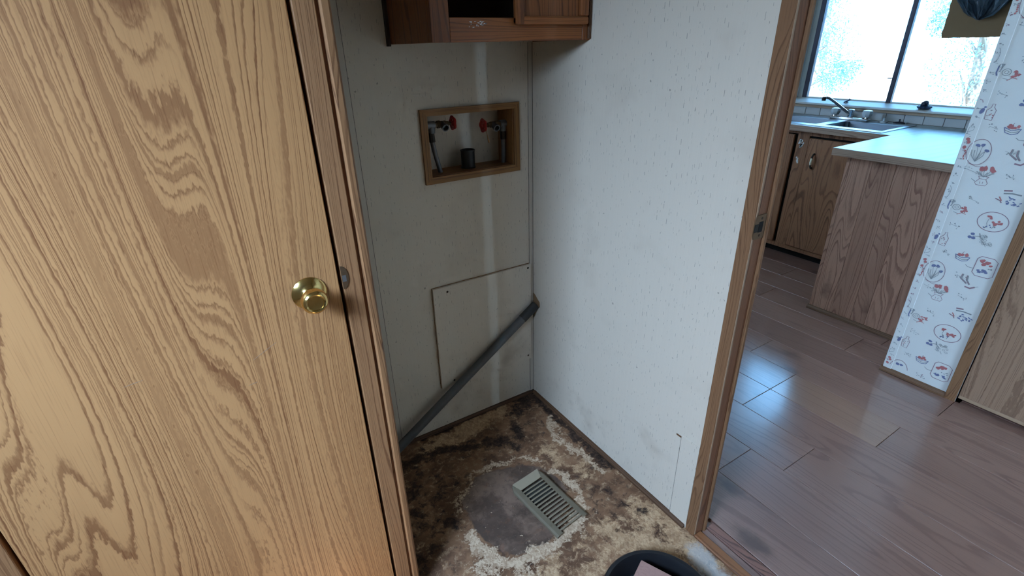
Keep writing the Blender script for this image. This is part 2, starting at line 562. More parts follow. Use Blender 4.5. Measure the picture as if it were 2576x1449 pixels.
def thing(name, base, label, category, group=None, kind=None):
    o = bpy.data.objects.new(name, None)
    COL.objects.link(o)
    o.location = base
    ORG[o.name] = Vector(base)
    o['label'] = label
    o['category'] = category
    if group:
        o['group'] = group
    if kind:
        o['kind'] = kind
    o.empty_display_size = 0.05
    return o


def st(label, category):
    return dict(label=label, category=category, kind='structure')


DOORY = -0.60       # front of the closet wall on the left
WX = 1.48           # wallpapered wall
WINX = 2.97         # kitchen window wall
CTOP = 0.93         # worktop height
CEIL = 2.35

# ------------------------------------------------------------------ room shell
# bare chipboard floor of the laundry room: grid with hand-placed stain masks
def stain_floor():
    x0, x1, y0, y1, n_ = -0.86, 0.0, -1.16, 0.0, 0.0045
    xs = np.linspace(x0, x1, int((x1 - x0) / n_) + 1)
    ys = np.linspace(y0, y1, int((y1 - y0) / n_) + 1)
    X, Y = np.meshgrid(xs, ys, indexing='ij')

    XR, YR = X.copy(), Y.copy()

    def fbm(seed, freq, octs=4):
        g_ = np.random.default_rng(seed)
        r = np.zeros(X.shape)
        amp_ = 1.0
        for o_ in range(octs):
            T = g_.uniform(-1, 1, (64, 64))
            fx, fy = XR * freq + 100, YR * freq + 100
            ix, iy = np.floor(fx).astype(int), np.floor(fy).astype(int)
            tx, ty = fx - ix, fy - iy
            tx, ty = tx * tx * (3 - 2 * tx), ty * ty * (3 - 2 * ty)
            a_ = T[ix % 64, iy % 64] * (1 - tx) + T[(ix + 1) % 64, iy % 64] * tx
            b_ = T[ix % 64, (iy + 1) % 64] * (1 - tx) + T[(ix + 1) % 64, (iy + 1) % 64] * tx
            r += amp_ * (a_ * (1 - ty) + b_ * ty)
            amp_ *= 0.55
            freq *= 2.1
        return r
    X, Y = X + 0.020 * fbm(1, 11), Y + 0.020 * fbm(2, 11)

    def line(pts, w, a=1.0):
        best = np.full(X.shape, 1e9)
        for (ax, ay), (bx, by) in zip(pts, pts[1:]):
            dx, dy = bx - ax, by - ay
            t = np.clip(((X - ax) * dx + (Y - ay) * dy) / (dx * dx + dy * dy), 0, 1)
            best = np.minimum(best, np.hypot(X - ax - t * dx, Y - ay - t * dy))
        return a * np.exp(-(best / w) ** 2)

    def blob(pts, w, a=1.0):
        r = np.zeros(X.shape)
        for px, py in pts:
            r = np.maximum(r, np.exp(-((X - px) ** 2 + (Y - py) ** 2) / w ** 2))
        return a * r
    ring_low = [(-0.612, -0.525), (-0.601, -0.581), (-0.57, -0.642), (-0.53, -0.685), (-0.488, -0.69), (-0.436, -0.682), (-0.398, -0.70), (-0.345, -0.70), (-0.289, -0.69), (-0.263, -0.672)]
    ring_up = [(-0.585, -0.40), (-0.563, -0.36), (-0.534, -0.327), (-0.471, -0.306), (-0.419, -0.299), (-0.364, -0.311), (-0.286, -0.328), (-0.241, -0.376)]
    ring_r = [(-0.215, -0.44), (-0.199, -0.471), (-0.206, -0.538), (-0.209, -0.589), (-0.231, -0.631)]
    rband = [(-0.063, -0.185), (-0.075, -0.271), (-0.082, -0.354), (-0.071, -0.445), (-0.056, -0.549)]
    crust = np.maximum.reduce([line(ring_low, 0.032, 1.0), line(ring_up, 0.020, 0.66), line(ring_r, 0.022, 0.9), line(rband, 0.022, 0.75),
                               blob([(-0.607, -0.662), (-0.538, -0.713)], 0.06, 0.75)])
    tan = np.maximum.reduce([line([(-0.578, -0.061), (-0.484, -0.057), (-0.385, -0.053), (-0.306, -0.054), (-0.209, -0.043)], 0.045, 1.0),
                             blob([(-0.179, -0.364), (-0.161, -0.429), (-0.112, -0.495)], 0.06, 0.8),
                             blob([(-0.711, -0.70), (-0.668, -0.739), (-0.459, -0.78), (-0.334, -0.83), (-0.56, -0.80)], 0.10, 0.7),
                             blob([(-0.221, -0.801), (-0.147, -0.85), (-0.044, -0.874), (-0.039, -0.927), (-0.038, -0.98), (-0.146, -0.909), (-0.05, -0.8)], 0.085, 1.0)])
    dark = np.maximum.reduce([line([(-0.1, -0.02), (-0.026, -0.025), (-0.035, -0.114), (-0.035, -0.229), (-0.03, -0.323), (-0.02, -0.443), (-0.008, -0.543)], 0.032, 1.0),
                              line([(-0.70, -0.10), (-0.648, -0.107), (-0.567, -0.115), (-0.451, -0.118), (-0.369, -0.19), (-0.288, -0.207), (-0.276, -0.252), (-0.186, -0.227), (-0.19, -0.11), (-0.10, -0.05)], 0.035, 0.9),
                              blob([(-0.689, -0.217), (-0.693, -0.326), (-0.734, -0.4), (-0.747, -0.485), (-0.656, -0.419), (-0.604, -0.273), (-0.8, -0.3), (-0.8, -0.5)], 0.075, 0.62),
                              blob([(-0.118, -0.619), (-0.107, -0.713), (-0.186, -0.729), (-0.187, -0.66), (-0.068, -0.774)], 0.055, 0.55),
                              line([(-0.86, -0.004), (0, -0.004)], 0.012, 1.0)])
    rr = np.hypot((X + XR) / 2 + 0.415, (Y + YR) / 2 + 0.495)
    th = np.arctan2(Y + 0.495, X + 0.415)
    disc = 1.0 / (1.0 + np.exp((rr - 0.178 - 0.012 * np.sin(3 * th + 1)) / 0.008))
    lit_patch = blob([(-0.05, -0.989), (-0.051, -1.016), (-0.06, -1.06)], 0.05, 1.0)  # pale patch painted for hall light falling on the floor by the threshold
    verts = np.stack([XR.ravel(), YR.ravel(), np.zeros(X.size)], 1)
    nx, ny = X.shape
    idx = np.arange(nx * ny).reshape(nx, ny)
    f = np.stack([idx[:-1, :-1], idx[1:, :-1], idx[1:, 1:], idx[:-1, 1:]], -1).reshape(-1, 4)
    # plain margins beyond the stained patch and the thickness of the board
    v2 = [(-2.4, -3.1, 0), (-0.86, -3.1, 0), (-0.86, -1.16, 0), (-0.86, 0, 0), (-2.4, 0, 0), (-2.4, -1.16, 0), (0, -3.1, 0), (0, -1.16, 0)]
    k = len(verts)
    fl = f.tolist() + [[k, k + 1, k + 2, k + 5], [k + 5, k + 2, k + 3, k + 4], [k + 1, k + 6, k + 7, k + 2]]
    vb = [(-2.4, -3.1, -0.02), (0, -3.1, -0.02), (0, 0, -0.02), (-2.4, 0, -0.02)]
    fl += [[k + 8, k + 11, k + 10, k + 9]]
    me = bpy.data.meshes.new('floor')
    me.from_pydata(verts.tolist() + v2 + vb, [], fl)
    for nm, arr in (('crust', crust), ('tan', tan), ('dark', dark), ('disc', disc), ('lit_patch', lit_patch)):
        a = me.attributes.new(nm, 'FLOAT', 'POINT')
        full = np.zeros(len(me.vertices), np.float32)
        full[:X.size] = arr.ravel()
        if nm == 'tan':
            full[X.size:] = 0.6
        a.data.foreach_set('value', full)
    me.update()
    mt, nt, bs = new_mat('stained_chipboard')
    n = N(nt)
    co = n.coord()
    A = {k_: n.attr(k_)['Fac'] for k_ in ('crust', 'tan', 'dark', 'disc', 'lit_patch')}
    wv = n.scale(n.noise(n.addv(co, (9, 3, 1)), 22, 4, 0.6, out='Color'), (0.045, 0.045, 0.0))
    cw = n.addv(co, wv)
    n1 = n.noise(cw, 7, 4, 0.66)
    n2 = n.noise(n.addv(cw, (3, 1, 0)), 24, 4, 0.70)
    n3 = n.noise(n.addv(co, (7, 5, 0)), 130, 3, 0.72)
    n4 = n.noise(n.addv(cw, (1, 8, 2)), 15, 6, 0.76)
    n5 = n.noise(n.addv(cw, (4, 6, 3)), 42, 5, 0.74)
    chipv = n.node('ShaderNodeTexVoronoi')
    n.link(n.scale(n.addv(co, n.scale(n.noise(co, 60, 2, 0.5, out='Color'), (0.03, 0.03, 0.0))), (1.0, 0.55, 1.0)), chipv.inputs['Vector'])
    chipv.inputs['Scale'].default_value = 230
    chipc = n.xyz(chipv.outputs['Color'])[0]
    C = lambda x, k_: n.math('MULTIPLY', n.math('SUBTRACT', x, 0.5), k_)
    base = n.mix(n.smooth(n1, 0.38, 0.62), srgb(142, 106, 78), srgb(94, 66, 47))
    base = n.mix(n.math('MULTIPLY', n.smooth(n5, 0.50, 0.66), 0.75), base, srgb(168, 138, 108))
    base = n.mix(n.math('MULTIPLY', n.smooth(n2, 0.54, 0.70), 0.8), base, srgb(62, 46, 38))
    # tan, barely stained chipboard
    ft = n.math('ADD', n.math('MULTIPLY', A['tan'], 0.62), n.math('ADD', C(n4, 2.0), C(n5, 1.0)))
    tanc = n.mix(chipc, srgb(208, 174, 136), srgb(166, 130, 96))
    tanc = n.mix(n.math('MULTIPLY', n.smooth(n2, 0.45, 0.65), 0.55), tanc, srgb(142, 108, 78))
    base = n.mix(n.math('MULTIPLY', n.smooth(ft, 0.22, 0.50), 0.95), base, tanc)
    # black mould and damp
    fd = n.math('ADD', n.math('MULTIPLY', A['dark'], 0.70), n.math('ADD', C(n4, -2.2), C(n2, 1.2)))
    base = n.mix(n.math('MULTIPLY', n.smooth(fd, 0.22, 0.62), 0.94), base, n.mix(n.smooth(n5, 0.4, 0.62), srgb(28, 20, 17), srgb(74, 54, 42)))
    # dark disc where the drum stood
    fdi = n.math('ADD', A['disc'], C(n5, 0.8))
    dcol = n.mix(n.smooth(n1, 0.40, 0.62), srgb(76, 62, 54), srgb(130, 106, 90))
    dcol = n.mix(n.math('MULTIPLY', n.smooth(n5, 0.52, 0.68), 0.7), dcol, srgb(50, 40, 38))
    dcol = n.mix(n.math('MULTIPLY', n.smooth(n2, 0.56, 0.72), 0.4), dcol, srgb(134, 88, 58))
    base = n.mix(n.math('MULTIPLY', n.smooth(fdi, 0.35, 0.62), 0.93), base, dcol)
    # flaking pale crust
    fc = n.math('ADD', n.math('MULTIPLY', A['crust'], 0.80), n.math('ADD', C(n5, 2.2), n.math('ADD', C(n3, 1.1), C(n4, 1.0))))
    fcs = n.smooth(fc, 0.36, 0.50)
    crc = n.mix(chipc, srgb(216, 190, 160), srgb(168, 138, 110))
    base = n.mix(n.math('MULTIPLY', fcs, 0.95), base, crc)
    base = n.mix(n.math('MULTIPLY', n.smooth(n.math('ADD', A['lit_patch'], C(n2, 1.6)), 0.25, 0.7), 0.55), base, srgb(200, 202, 200))
    fleck = n.smooth(n.noise(n.addv(co, (2, 2, 9)), 260, 2, 0.5), 0.70, 0.76)
    base = n.mix(n.math('MULTIPLY', fleck, 0.6), base, srgb(206, 188, 166))
    speck = n.smooth(n.noise(n.addv(co, (8, 2, 9)), 200, 2, 0.5), 0.68, 0.74)
    base = n.mix(n.math('MULTIPLY', speck, 0.6), base, srgb(44, 32, 26))
    n.link(base, bs.inputs['Base Color'])
    n.link(n.math('MULTIPLY_ADD', A['disc'], -0.18, 0.82), bs.inputs['Roughness'])
    bs.inputs['Specular IOR Level'].default_value = 0.3
    hgt = n.math('ADD', n.math('MULTIPLY', fcs, 0.8), n.math('MULTIPLY', n3, 0.35))
    n.bump(hgt, 0.45, 0.003, bs)
    me.materials.append(mt)
    o = bpy.data.objects.new('floor', me)
    COL.objects.link(o)
    for k_, v_ in st('bare chipboard laundry floor with dark water stains and a pale crusted ring', 'floor').items():
        o[k_] = v_


stain_floor()

# laundry back wall with the hole of the hook-up box
B().cells([-2.4, -0.410, -0.083, 0.0], [-0.02, 1.057, 1.252, CEIL], lambda u, v: -0.41 < u < -0.083 and 1.057 < v < 1.252, 'y', 0.0, 0.10) \
    .build('wall_back', 'vinyl', **st('off-white flecked vinyl wall behind the washer alcove', 'wall'))
# right wall with the doorway
wr = B().cells([-3.1, -1.72, -0.905, 0.0], [-0.02, 2.03, CEIL], lambda u, v: -1.72 < u < -0.905 and v < 2.03, 'x', 0.0, 0.050) \
    .build('wall_right', 'vinyl', **st('off-white flecked vinyl wall between the alcove corner and the doorway', 'wall'))
pp = B().box(-0.0022, 0.0, -0.886, -0.8185, 0.008, 0.346, 0.0004).build('patch_panel', 'vinyl', wr)
B().box(-0.0016, 0.0, -0.8180, -0.7985, 0.334, 0.339).build('cut_mark', 'shoe', wr)
B().box(-0.0008, 0.0, -0.8185, -0.8168, 0.006, 0.338).build('seam', 'black', wr)
# closet wall on the left: side facing the alcove
B().box(-0.862, -0.828, DOORY + 0.016, 0.0, -0.02, CEIL).build('wall_alcove', 'vinyl', **st('side wall of the alcove behind the closet door frame', 'wall'))
B().cells([-2.4, -1.555, -0.862], [-0.02, 2.06, CEIL], lambda u, v: u > -1.555 and v < 2.06, 'y', DOORY + 0.01, DOORY + 0.10) \
    .build('wall_closet', 'plain_wall', **st('wall around the closet door', 'wall'))
# unseen walls that close the laundry room, the far one with a window
B().cells([-3.1, -1.88, -1.14, 0.0], [-0.02, 1.66, 2.28, CEIL], lambda u, v: -1.88 < u < -1.14 and 1.66 < v < 2.28, 'x', -2.42, -2.30) \
    .build('wall_left', 'plain_wall', **st('laundry wall with a window beside the camera', 'wall'))
B().box(-2.42, 0.088, -3.2, -3.1, -0.02, CEIL).build('wall_rear', 'plain_wall', **st('laundry wall behind the camera', 'wall'))
B().box(-2.6, 3.3, -6.3, 1.6, CEIL, CEIL + 0.08).build('ceiling', 'ceiling', **st('plain pale ceiling above both rooms', 'ceiling'))

# kitchen walls
B().box(0.0, 0.050, 0.10, 1.5, -0.02, CEIL).build('wall_kitchen_side', 'plain_wall', **st('kitchen wall running on behind the laundry', 'wall'))
B().cells([0.0, 0.52, 1.18, 3.15], [-0.02, 1.22, 1.98, CEIL], lambda u, v: 0.52 < u < 1.18 and 1.22 < v < 1.98, 'y', 1.5, 1.6).build('wall_kitchen_end', 'plain_wall', **st('kitchen end wall beyond the sink', 'wall'))
WY0, WY1, WZ0, WZ1 = -0.50, 0.79, 1.022, 2.02
ww = B().cells([-6.2, WY0, WY1, 1.6], [-0.02, WZ0, WZ1, CEIL], lambda u, v: WY0 < u < WY1 and WZ0 < v < WZ1, 'x', WINX, 3.12) \
    .build('wall_window', 'plain_wall', **st('kitchen wall with the wide window above the sink', 'wall'))
B().cells([-2.42, -1.95, 0.05, 0.94, 1.01, 3.15], [-0.02, 0.15, 0.85, 2.05, 2.15, CEIL], lambda u, v: (-1.95 < u < 0.05 and 0.85 < v < 2.15) or (0.94 < u < 1.01 and 0.15 < v < 2.05), 'y', -6.2, -6.08) \
    .build('wall_living_end', 'plain_wall', **st('living-room end wall with a window', 'wall'))
B().box(-2.42, -2.30, -6.1, -3.2, -0.02, CEIL).build('wall_living_side', 'plain_wall', **st('living-room side wall', 'wall'))
B().box(-5.2, -5.0, -6.0, 3.0, -0.6, 4.2).build('wall_sky_block', 'cardboard', **st('added unseen wall blocking sky light outside the laundry window', 'wall'))  # added out of view to cut the sky light through the laundry window

# wallpapered wall with its closet
wp = B().cells([-6.08, -1.86, -1.115, -0.806], [-0.02, 2.04, CEIL], lambda u, v: -1.86 < u < -1.115 and v < 2.04, 'x', WX, 1.57) \
    .build('wall_wallpaper', 'wallpaper', **st('white wallpapered wall printed with small red and blue kitchen motifs', 'wall'))
B().box(1.57, 2.10, -0.90, -0.806, -0.02, CEIL).build('wall_pantry_side', 'plain_wall', **st('side wall of the pantry beside the peninsula', 'wall'))
B().box(2.02, 2.10, -6.08, -0.90, -0.02, CEIL).build('wall_pantry_back', 'plain_wall', **st('back wall of the pantry', 'wall'))
B().box(WX - 0.0035, WX, -0.842, -0.808, 0.02, CEIL, 0.001).build('batten', 'wallpaper', wp)


# ------------------------------------------------------------------ wallpaper motifs (flat print, strokes lying on the paper)
class Print:
    def __init__(s, x):
        s.b = B()
        s.x = x
        s.i = 0

    def P(s, u, v, lift=0.0):
        return (s.x - 0.0006 - lift, -0.806 - u, v)

    def stroke(s, pts, w, mi):
        pts = [Vector((p[0], p[1])) for p in pts]
        L, R_ = [], []
        for i, p in enumerate(pts):
            d = (pts[min(i + 1, len(pts) - 1)] - pts[max(i - 1, 0)])
            if d.length < 1e-9:
                d = Vector((1, 0))
            d.normalize()
            nn = Vector((-d.y, d.x)) * w * 0.5
            L.append(p + nn)
            R_.append(p - nn)
        s.i += 1
        lift = 0.00004 * (s.i % 12)
        vl = [s.b.bm.verts.new(s.P(q.x, q.y, lift)) for q in L]
        vr = [s.b.bm.verts.new(s.P(q.x, q.y, lift)) for q in R_]
        for k in range(len(pts) - 1):
            f = s.b.bm.faces.new((vl[k], vl[k + 1], vr[k + 1], vr[k]))
            f.material_index = mi

    def blot(s, u, v, ru, rv, mi, n=9, jag=0.25, rot=0.0):
        s.i += 1
        lift = 0.00004 * (s.i % 12)
        vs = []
        for k in range(n):
            t = 2 * math.pi * k / n
            r = 1 + random.uniform(-jag, jag)
            a, b_ = ru * r * math.cos(t), rv * r * math.sin(t)
            vs.append(s.b.bm.verts.new(s.P(u + a * math.cos(rot) - b_ * math.sin(rot), v + a * math.sin(rot) + b_ * math.cos(rot), lift)))
        s.b.bm.faces.new(vs).material_index = mi

    def sprig(s, u, v, n=7, w=0.028, h=0.014, mi=2):
        for k in range(n):
            a, c_ = random.uniform(-w, w), random.uniform(-h, h)
            s.blot(u + a, v + c_ - 0.3 * a, random.uniform(.0016, .0032), random.uniform(.0010, .002), mi, 6, rot=random.uniform(0, 3))
        s.stroke([(u - w * .8, v + .25 * w), (u, v), (u + w * .8, v - .25 * w)], 0.0010, mi)

    def ellipse(s, u, v, ru, rv, w, mi, n=28, a0=0, a1=2 * math.pi):
        s.stroke([(u + ru * math.cos(a0 + (a1 - a0) * k / n), v + rv * math.sin(a0 + (a1 - a0) * k / n)) for k in range(n + 1)], w, mi)


RED, BLUE, GREY, LINE = 0, 1, 2, 3


def motif_tile(z0, zmin=0.045, zmax=2.3):
    """one 0.50 m repeat of the paper; u runs to the right along the wall from its free edge"""
    out = []

    def mk(fn):
        p = Print(WX)
        fn(p)
        zs = [v.co.z for v in p.b.bm.verts]
        us = [-0.806 - v.co.y for v in p.b.bm.verts]
        if min(zs) < zmin or max(zs) > zmax:
            bad = [f for f in p.b.bm.faces if any(v.co.z < zmin for v in f.verts)]
            bmesh.ops.delete(p.b.bm, geom=bad, context='FACES')
        bad = [f for f in p.b.bm.faces if any(v.co.y < -1.058 for v in f.verts)]
        if bad:
            bmesh.ops.delete(p.b.bm, geom=bad, context='FACES')
        # the strokes that cross the batten lie on the batten's face
        for v in p.b.bm.verts:
            if v.co.y > -0.8425:
                v.co.x -= 0.0037
        if len(p.b.bm.faces):
            p.b.build('print', ['p_red', 'p_blue', 'p_grey', 'p_line'], wp)
        else:
            p.b.bm.free()
    Z = z0

    def basket(p):
        u, v = .132, Z + .135
        for k in range(10):
            p.blot(u + random.uniform(-.016, .016), v + .006 + random.uniform(-.004, .007), .0055, .0045, RED, 7)
        p.stroke([(u - .024, v + .004), (u - .002, v - .006), (u + .024, v + .002)], .0022, BLUE)
        p.stroke([(u - .024, v + .004), (u - .018, v - .014), (u + .002, v - .020), (u + .018, v - .014), (u + .024, v + .002)], .0026, BLUE)
        p.stroke([(u - .020, v - .006), (u, v - .013), (u + .020, v - .007)], .0024, GREY)
        p.stroke([(u - .004, v + .012), (u, v + .021)], .0016, LINE)
    mk(basket)

    def oval(p):
        u, v = .061, Z + .042
        p.ellipse(u, v, .036, .048, .0020, LINE)
        for a, b_ in ((-.009, .024), (.006, .027), (.022, .008)):
            p.blot(u + a, v + b_, .0075, .006, BLUE, 8)
            p.stroke([(u + a, v + b_), (u + a * .6, v), (u - .002, v - .034)], .0014, GREY)
        for a in (-.02, -.012, .004, .016):
            p.stroke([(u - .002, v - .036), (u + a, v - .012), (u + a * 1.1, v + .006)], .0020, GREY)
        for k in range(6):
            p.blot(u - .040 + random.uniform(-.003, .003), v - .030 + k * .006, .0028, .0030, RED, 6)
        p.stroke([(u - .02, v - .044), (u + .01, v - .054), (u + .034, v - .050)], .0016, LINE)
    mk(oval)

    def vase(p):
        u, v = .102, Z + .456
        for a, b_ in ((-.014, .026), (-.004, .030), (.016, .030), (.022, .024)):
            p.blot(u + a, v + b_, .0075, .0085, RED, 8, 0.35)
            p.stroke([(u + a, v + b_ - .006), (u + a * .35, v)], .0014, GREY)
        for a in (-.026, -.018, .008, .028):
            p.stroke([(u, v - .002), (u + a * .6, v + .008), (u + a, v + .016)], .0022, GREY)
        p.stroke([(u - .015, v), (u + .017, v)], .0018, LINE)
        p.stroke([(u - .015, v), (u - .010, v - .010), (u - .020, v - .026), (u - .014, v - .034), (u + .014, v - .034), (u + .019, v - .024), (u + .010, v - .010), (u + .017, v)], .0018, LINE)
        p.stroke([(u - .010, v - .010), (u + .010, v - .010)], .0014, LINE)
        p.stroke([(u - .034, v - .014), (u - .020, v - .022)], .0020, GREY)
        p.stroke([(u - .005, v - .020), (u - .005, v - .028)], .0012, LINE)
        p.stroke([(u + .004, v - .020), (u + .004, v - .028)], .0012, LINE)
    mk(vase)
    mk(lambda p: p.sprig(.062, Z + .470, 9, .026, .010))

    def scroll(p):
        u, v = .062, Z + .318
        p.blot(u - .026, v + .028, .010, .006, GREY, 8)
        p.stroke([(u - .032, v + .026), (u - .034, v + .004), (u - .030, v - .006)], .0042, BLUE)
        p.stroke([(u - .022, v + .024), (u - .026, v + .006)], .0036, GREY)
        p.ellipse(u - .006, v + .006, .013, .011, .0018, GREY)
        p.ellipse(u - .006, v + .006, .006, .005, .0014, GREY, 12)
        for k in range(8):
            p.blot(u + .022 + random.uniform(-.012, .012), v + .002 + random.uniform(-.012, .010), .0055, .0040, RED, 7, 0.5)
        p.stroke([(u + .002, v - .022), (u + .016, v - .012), (u + .030, v - .016)], .0022, RED)
        p.stroke([(u - .012, v - .014), (u + .004, v - .018)], .0016, GREY)
    mk(scroll)

    def redoval(p):
        u, v = .180, Z + .294
        p.ellipse(u, v, .047, .038, .0024, LINE, 32)
        for a, b_, n_ in ((-.014, .014, 6), (.008, -.004, 6), (.024, .000, 5)):
            for k in range(n_):
                p.blot(u + a + random.uniform(-.007, .007), v + b_ + random.uniform(-.006, .006), .0046, .0038, RED, 7, 0.4)
        p.stroke([(u - .014, v + .010), (u - .016, v - .008), (u - .010, v - .024)], .0016, GREY)
        p.stroke([(u + .010, v - .006), (u + .004, v - .026)], .0016, GREY)
        for k in range(7):
            p.blot(u - .018 + random.uniform(-.008, .030), v - .020 + random.uniform(-.007, .006), .0034, .0024, random.choice((GREY, BLUE)), 6, rot=random.uniform(0, 3))
    mk(redoval)

    def bird(p):
        u, v = .047, Z + .186
        p.blot(u - .020, v + .004, .0065, .012, BLUE, 9, 0.15, -0.3)
        p.blot(u - .014, v + .018, .004, .003, BLUE, 7)
        p.stroke([(u - .006, v - .024), (u - .008, v + .006), (u + .003, v + .018), (u + .004, v + .030), (u + .012, v + .030), (u + .012, v + .018), (u + .020, v + .008), (u + .016, v - .028), (u - .006, v - .024)], .0018, LINE)
        for k in range(10):
            p.blot(u + .006 + random.uniform(-.010, .010), v - .006 + random.uniform(-.014, .014), .0020, .0018, random.choice((LINE, GREY, RED)), 6)
    mk(bird)

    def berry(p):
        u, v = .166, Z + .223
        for a, b_ in ((-.030, .010), (-.036, -.004), (-.024, -.005)):
            p.blot(u + a, v + b_, .0070, .0056, BLUE, 9, 0.12)
        p.stroke([(u - .026, v + .002), (u - .008, v + .006), (u + .006, v - .004)], .0028, GREY)
        p.stroke([(u - .010, v + .018), (u - .004, v + .004)], .0034, GREY)
        for k in range(15):
            p.ellipse(u + .016 + random.uniform(-.016, .020), v - .004 + random.uniform(-.016, .016), random.uniform(.003, .006), random.uniform(.003, .005), .0013, GREY, 8)
        p.stroke([(u + .014, v - .018), (u + .022, v - .030)], .0014, GREY)
    mk(berry)

    def rr(p):
        u, v = .210, Z + .112
        q = [(-.030, .030), (-.020, .042), (.020, .042), (.034, .030), (.034, -.030), (.022, -.040), (-.020, -.040), (-.032, -.028), (-.030, .030)]
        p.stroke([(u + a, v + b_) for a, b_ in q], .0024, LINE)
        for k in range(13):
            p.blot(u + random.uniform(-.020, .016), v + .018 + random.uniform(-.007, .009), .0060, .0050, RED, 7, 0.35)
        for k in range(9):
            p.blot(u + random.uniform(-.018, .018), v - .018 + random.uniform(-.007, .008), .0070, .0034, BLUE, 6, 0.5, random.uniform(-.6, .6))
        for k in range(5):
            p.blot(u + random.uniform(0, .026), v + random.uniform(-.006, .004), .003, .0022, GREY, 6)
        p.stroke([(u - .060, v - .006), (u - .050, v - .013), (u - .030, v - .013)], .0020, GREY)
    mk(rr)

    def chili(p):
        u, v = .176, Z + .042
        for (a, b_, c_, d_, e_, f_) in ((-.020, .024, -.022, .004, .000, -.012), (-.004, .022, -.002, .002, .010, -.014)):
            p.stroke([(u + a, v + b_), (u + c_, v + d_), (u + e_, v + f_)], .0062, GREY)
            p.stroke([(u + a - .002, v + b_), (u + c_ - .003, v + d_), (u + e_, v + f_)], .0022, LINE)
        p.stroke([(u - .002, v - .026), (u + .016, v - .028), (u + .030, v - .018)], .0058, LINE)
        p.stroke([(u + .028, v - .020), (u + .040, v - .012)], .0018, GREY)
    mk(chili)

    def bunch(p):
        u, v = .210, Z + .394
        p.stroke([(u - .034, v + .022), (u - .010, v + .026)], .0056, LINE)
        p.stroke([(u - .032, v + .012), (u - .008, v + .016), (u + .02, v + .014)], .0050, GREY)
        for k in range(18):
            p.blot(u + .004 + random.uniform(-.020, .022), v - .010 + random.uniform(-.016, .016), .0046, .0024, BLUE, 6, 0.4, random.uniform(-.8, .8))
        p.stroke([(u - .050, v - .010), (u - .034, v - .016), (u - .028, v - .024)], .0034, LINE)
        p.stroke([(u - .040, v - .002), (u - .030, v - .016)], .0034, RED)
    mk(bunch)
    for a, b_ in ((.070, .250), (.100, .362), (.077, .134), (.178, .468), (.150, .052)):
        mk(lambda p, a=a, b_=b_: p.sprig(a, Z + b_, 8, .018, .010))

    def edge(p):
        for k in range(16):
            v = Z + k / 16 * .5 + .01
            p.sprig(.016 + random.uniform(-.006, .006), v, 3, .008, .006, random.choice((GREY, GREY, LINE)))
        for a, b_ in ((.016, .085), (.020, .075), (.014, .055)):
            p.blot(a, Z + b_, .006, .006, RED, 8)
        p.stroke([(.006, Z + .11), (.022, Z + .12), (.024, Z + .13), (.008, Z + .13), (.006, Z + .11)], .0014, GREY)
        p.ellipse(.010, Z + .38, .010, .024, .0014, GREY, 16, -1.4, 1.4)
    mk(edge)


for z in (0.0, 0.5, 1.0, 1.5):
    motif_tile(z)

# ------------------------------------------------------------------ kitchen floor: separate laminate planks
fk = B().cells([-2.42, 0.0, 3.1], [-6.2, -3.2, 1.6], lambda u, v: u < 0.0 and v > -3.2, 'z', -0.04, -0.004).build('floor_kitchen', 'plank', **st('brown laminate plank floor of the kitchen', 'floor'))
rows = [0.092, 0.292, 0.493, 0.700, 0.902, 1.104, 1.304, 1.506, 1.706, 1.906, 2.106, 2.306, 2.506]
ends = {0: [-0.2, -1.55], 1: [0.41, -0.787, -1.98], 2: [0.28, -0.921, -2.1], 3: [0.6, -0.603, -1.8], 4: [-0.603, -1.047, -2.24], 5: [0.35, -0.36, -1.55], 6: [0.1, -1.1], 7: [0.5, -0.62], 8: [0.0, -0.7], 9: [0.4, -0.3], 10: [0.1, -0.5], 11: [0.45, -0.2]}
for i in range(len(rows) - 1):
    e = sorted([-2.9, 1.49] + ends[i] + ([] if max(ends[i]) > 0.3 else [0.95]), reverse=True)
    for a, b_ in zip(e, e[1:]):
        pale = (i == 4 and abs(a + 0.603) < .01)
        B().box(rows[i] + .0007, rows[i + 1] - .0007, b_ + .0007, a - .0007, -0.004, 0.006, 0.0012).build('plank', 'plank_pale' if pale else 'plank', fk)

# threshold strips in the doorway
tr = thing('trim_1', (0.045, -1.3, 0), 'worn wooden threshold strips across the doorway', 'threshold', kind='structure')
B().box(-0.006, 0.027, -1.72, -0.923, 0.0, 0.010, 0.003).build('oak_strip', 'thr_oak', tr)
B().box(0.028, 0.050, -1.72, -0.928, -0.003, 0.006, 0.001).build('laminate_strip', 'plank', tr)
B().box(0.0525, 0.089, -1.72, -0.926, -0.003, 0.008, 0.002).build('worn_strip', 'thr_worn', tr)

# ------------------------------------------------------------------ doorway trim on the right wall
jt = thing('trim_2', (0.0, -0.905, 0), 'scuffed brown oak casing and jamb of the doorway', 'door frame', kind='structure')
B().box(-0.0045, 0.0, -0.9225, -0.888, 0.0, 2.07, 0.0010).build('casing', 'casing_oak', jt)
B().box(-0.0040, 0.001, -0.9240, -0.9225, 0.01, 2.07).build('worn_edge', 'raw_edge', jt)
B().box(0.001, 0.052, -0.923, -0.905, 0.0, 2.03, 0.0005).build('jamb', 'jamb_oak', jt)
B().box(0.0355, 0.0470, -0.931, -0.923, 0.0, 2.03, 0.002).build('stop', 'casing_oak', jt)
B().box(0.0505, 0.057, -0.916, -0.865, 0.006, 2.07, 0.001).build('hall_casing', 'jamb_oak', jt)
# far side of the doorway, outside the picture; jamb deepened to narrow the light stripe
B().box(-0.010, 0.122, -1.745, -1.72, 0.0, 2.07, 0.001).build('jamb', 'jamb_oak', jt)
B().box(-0.010, 0.066, -1.745, -0.885, 2.03, 2.07, 0.001).build('head', 'jamb_oak', jt)
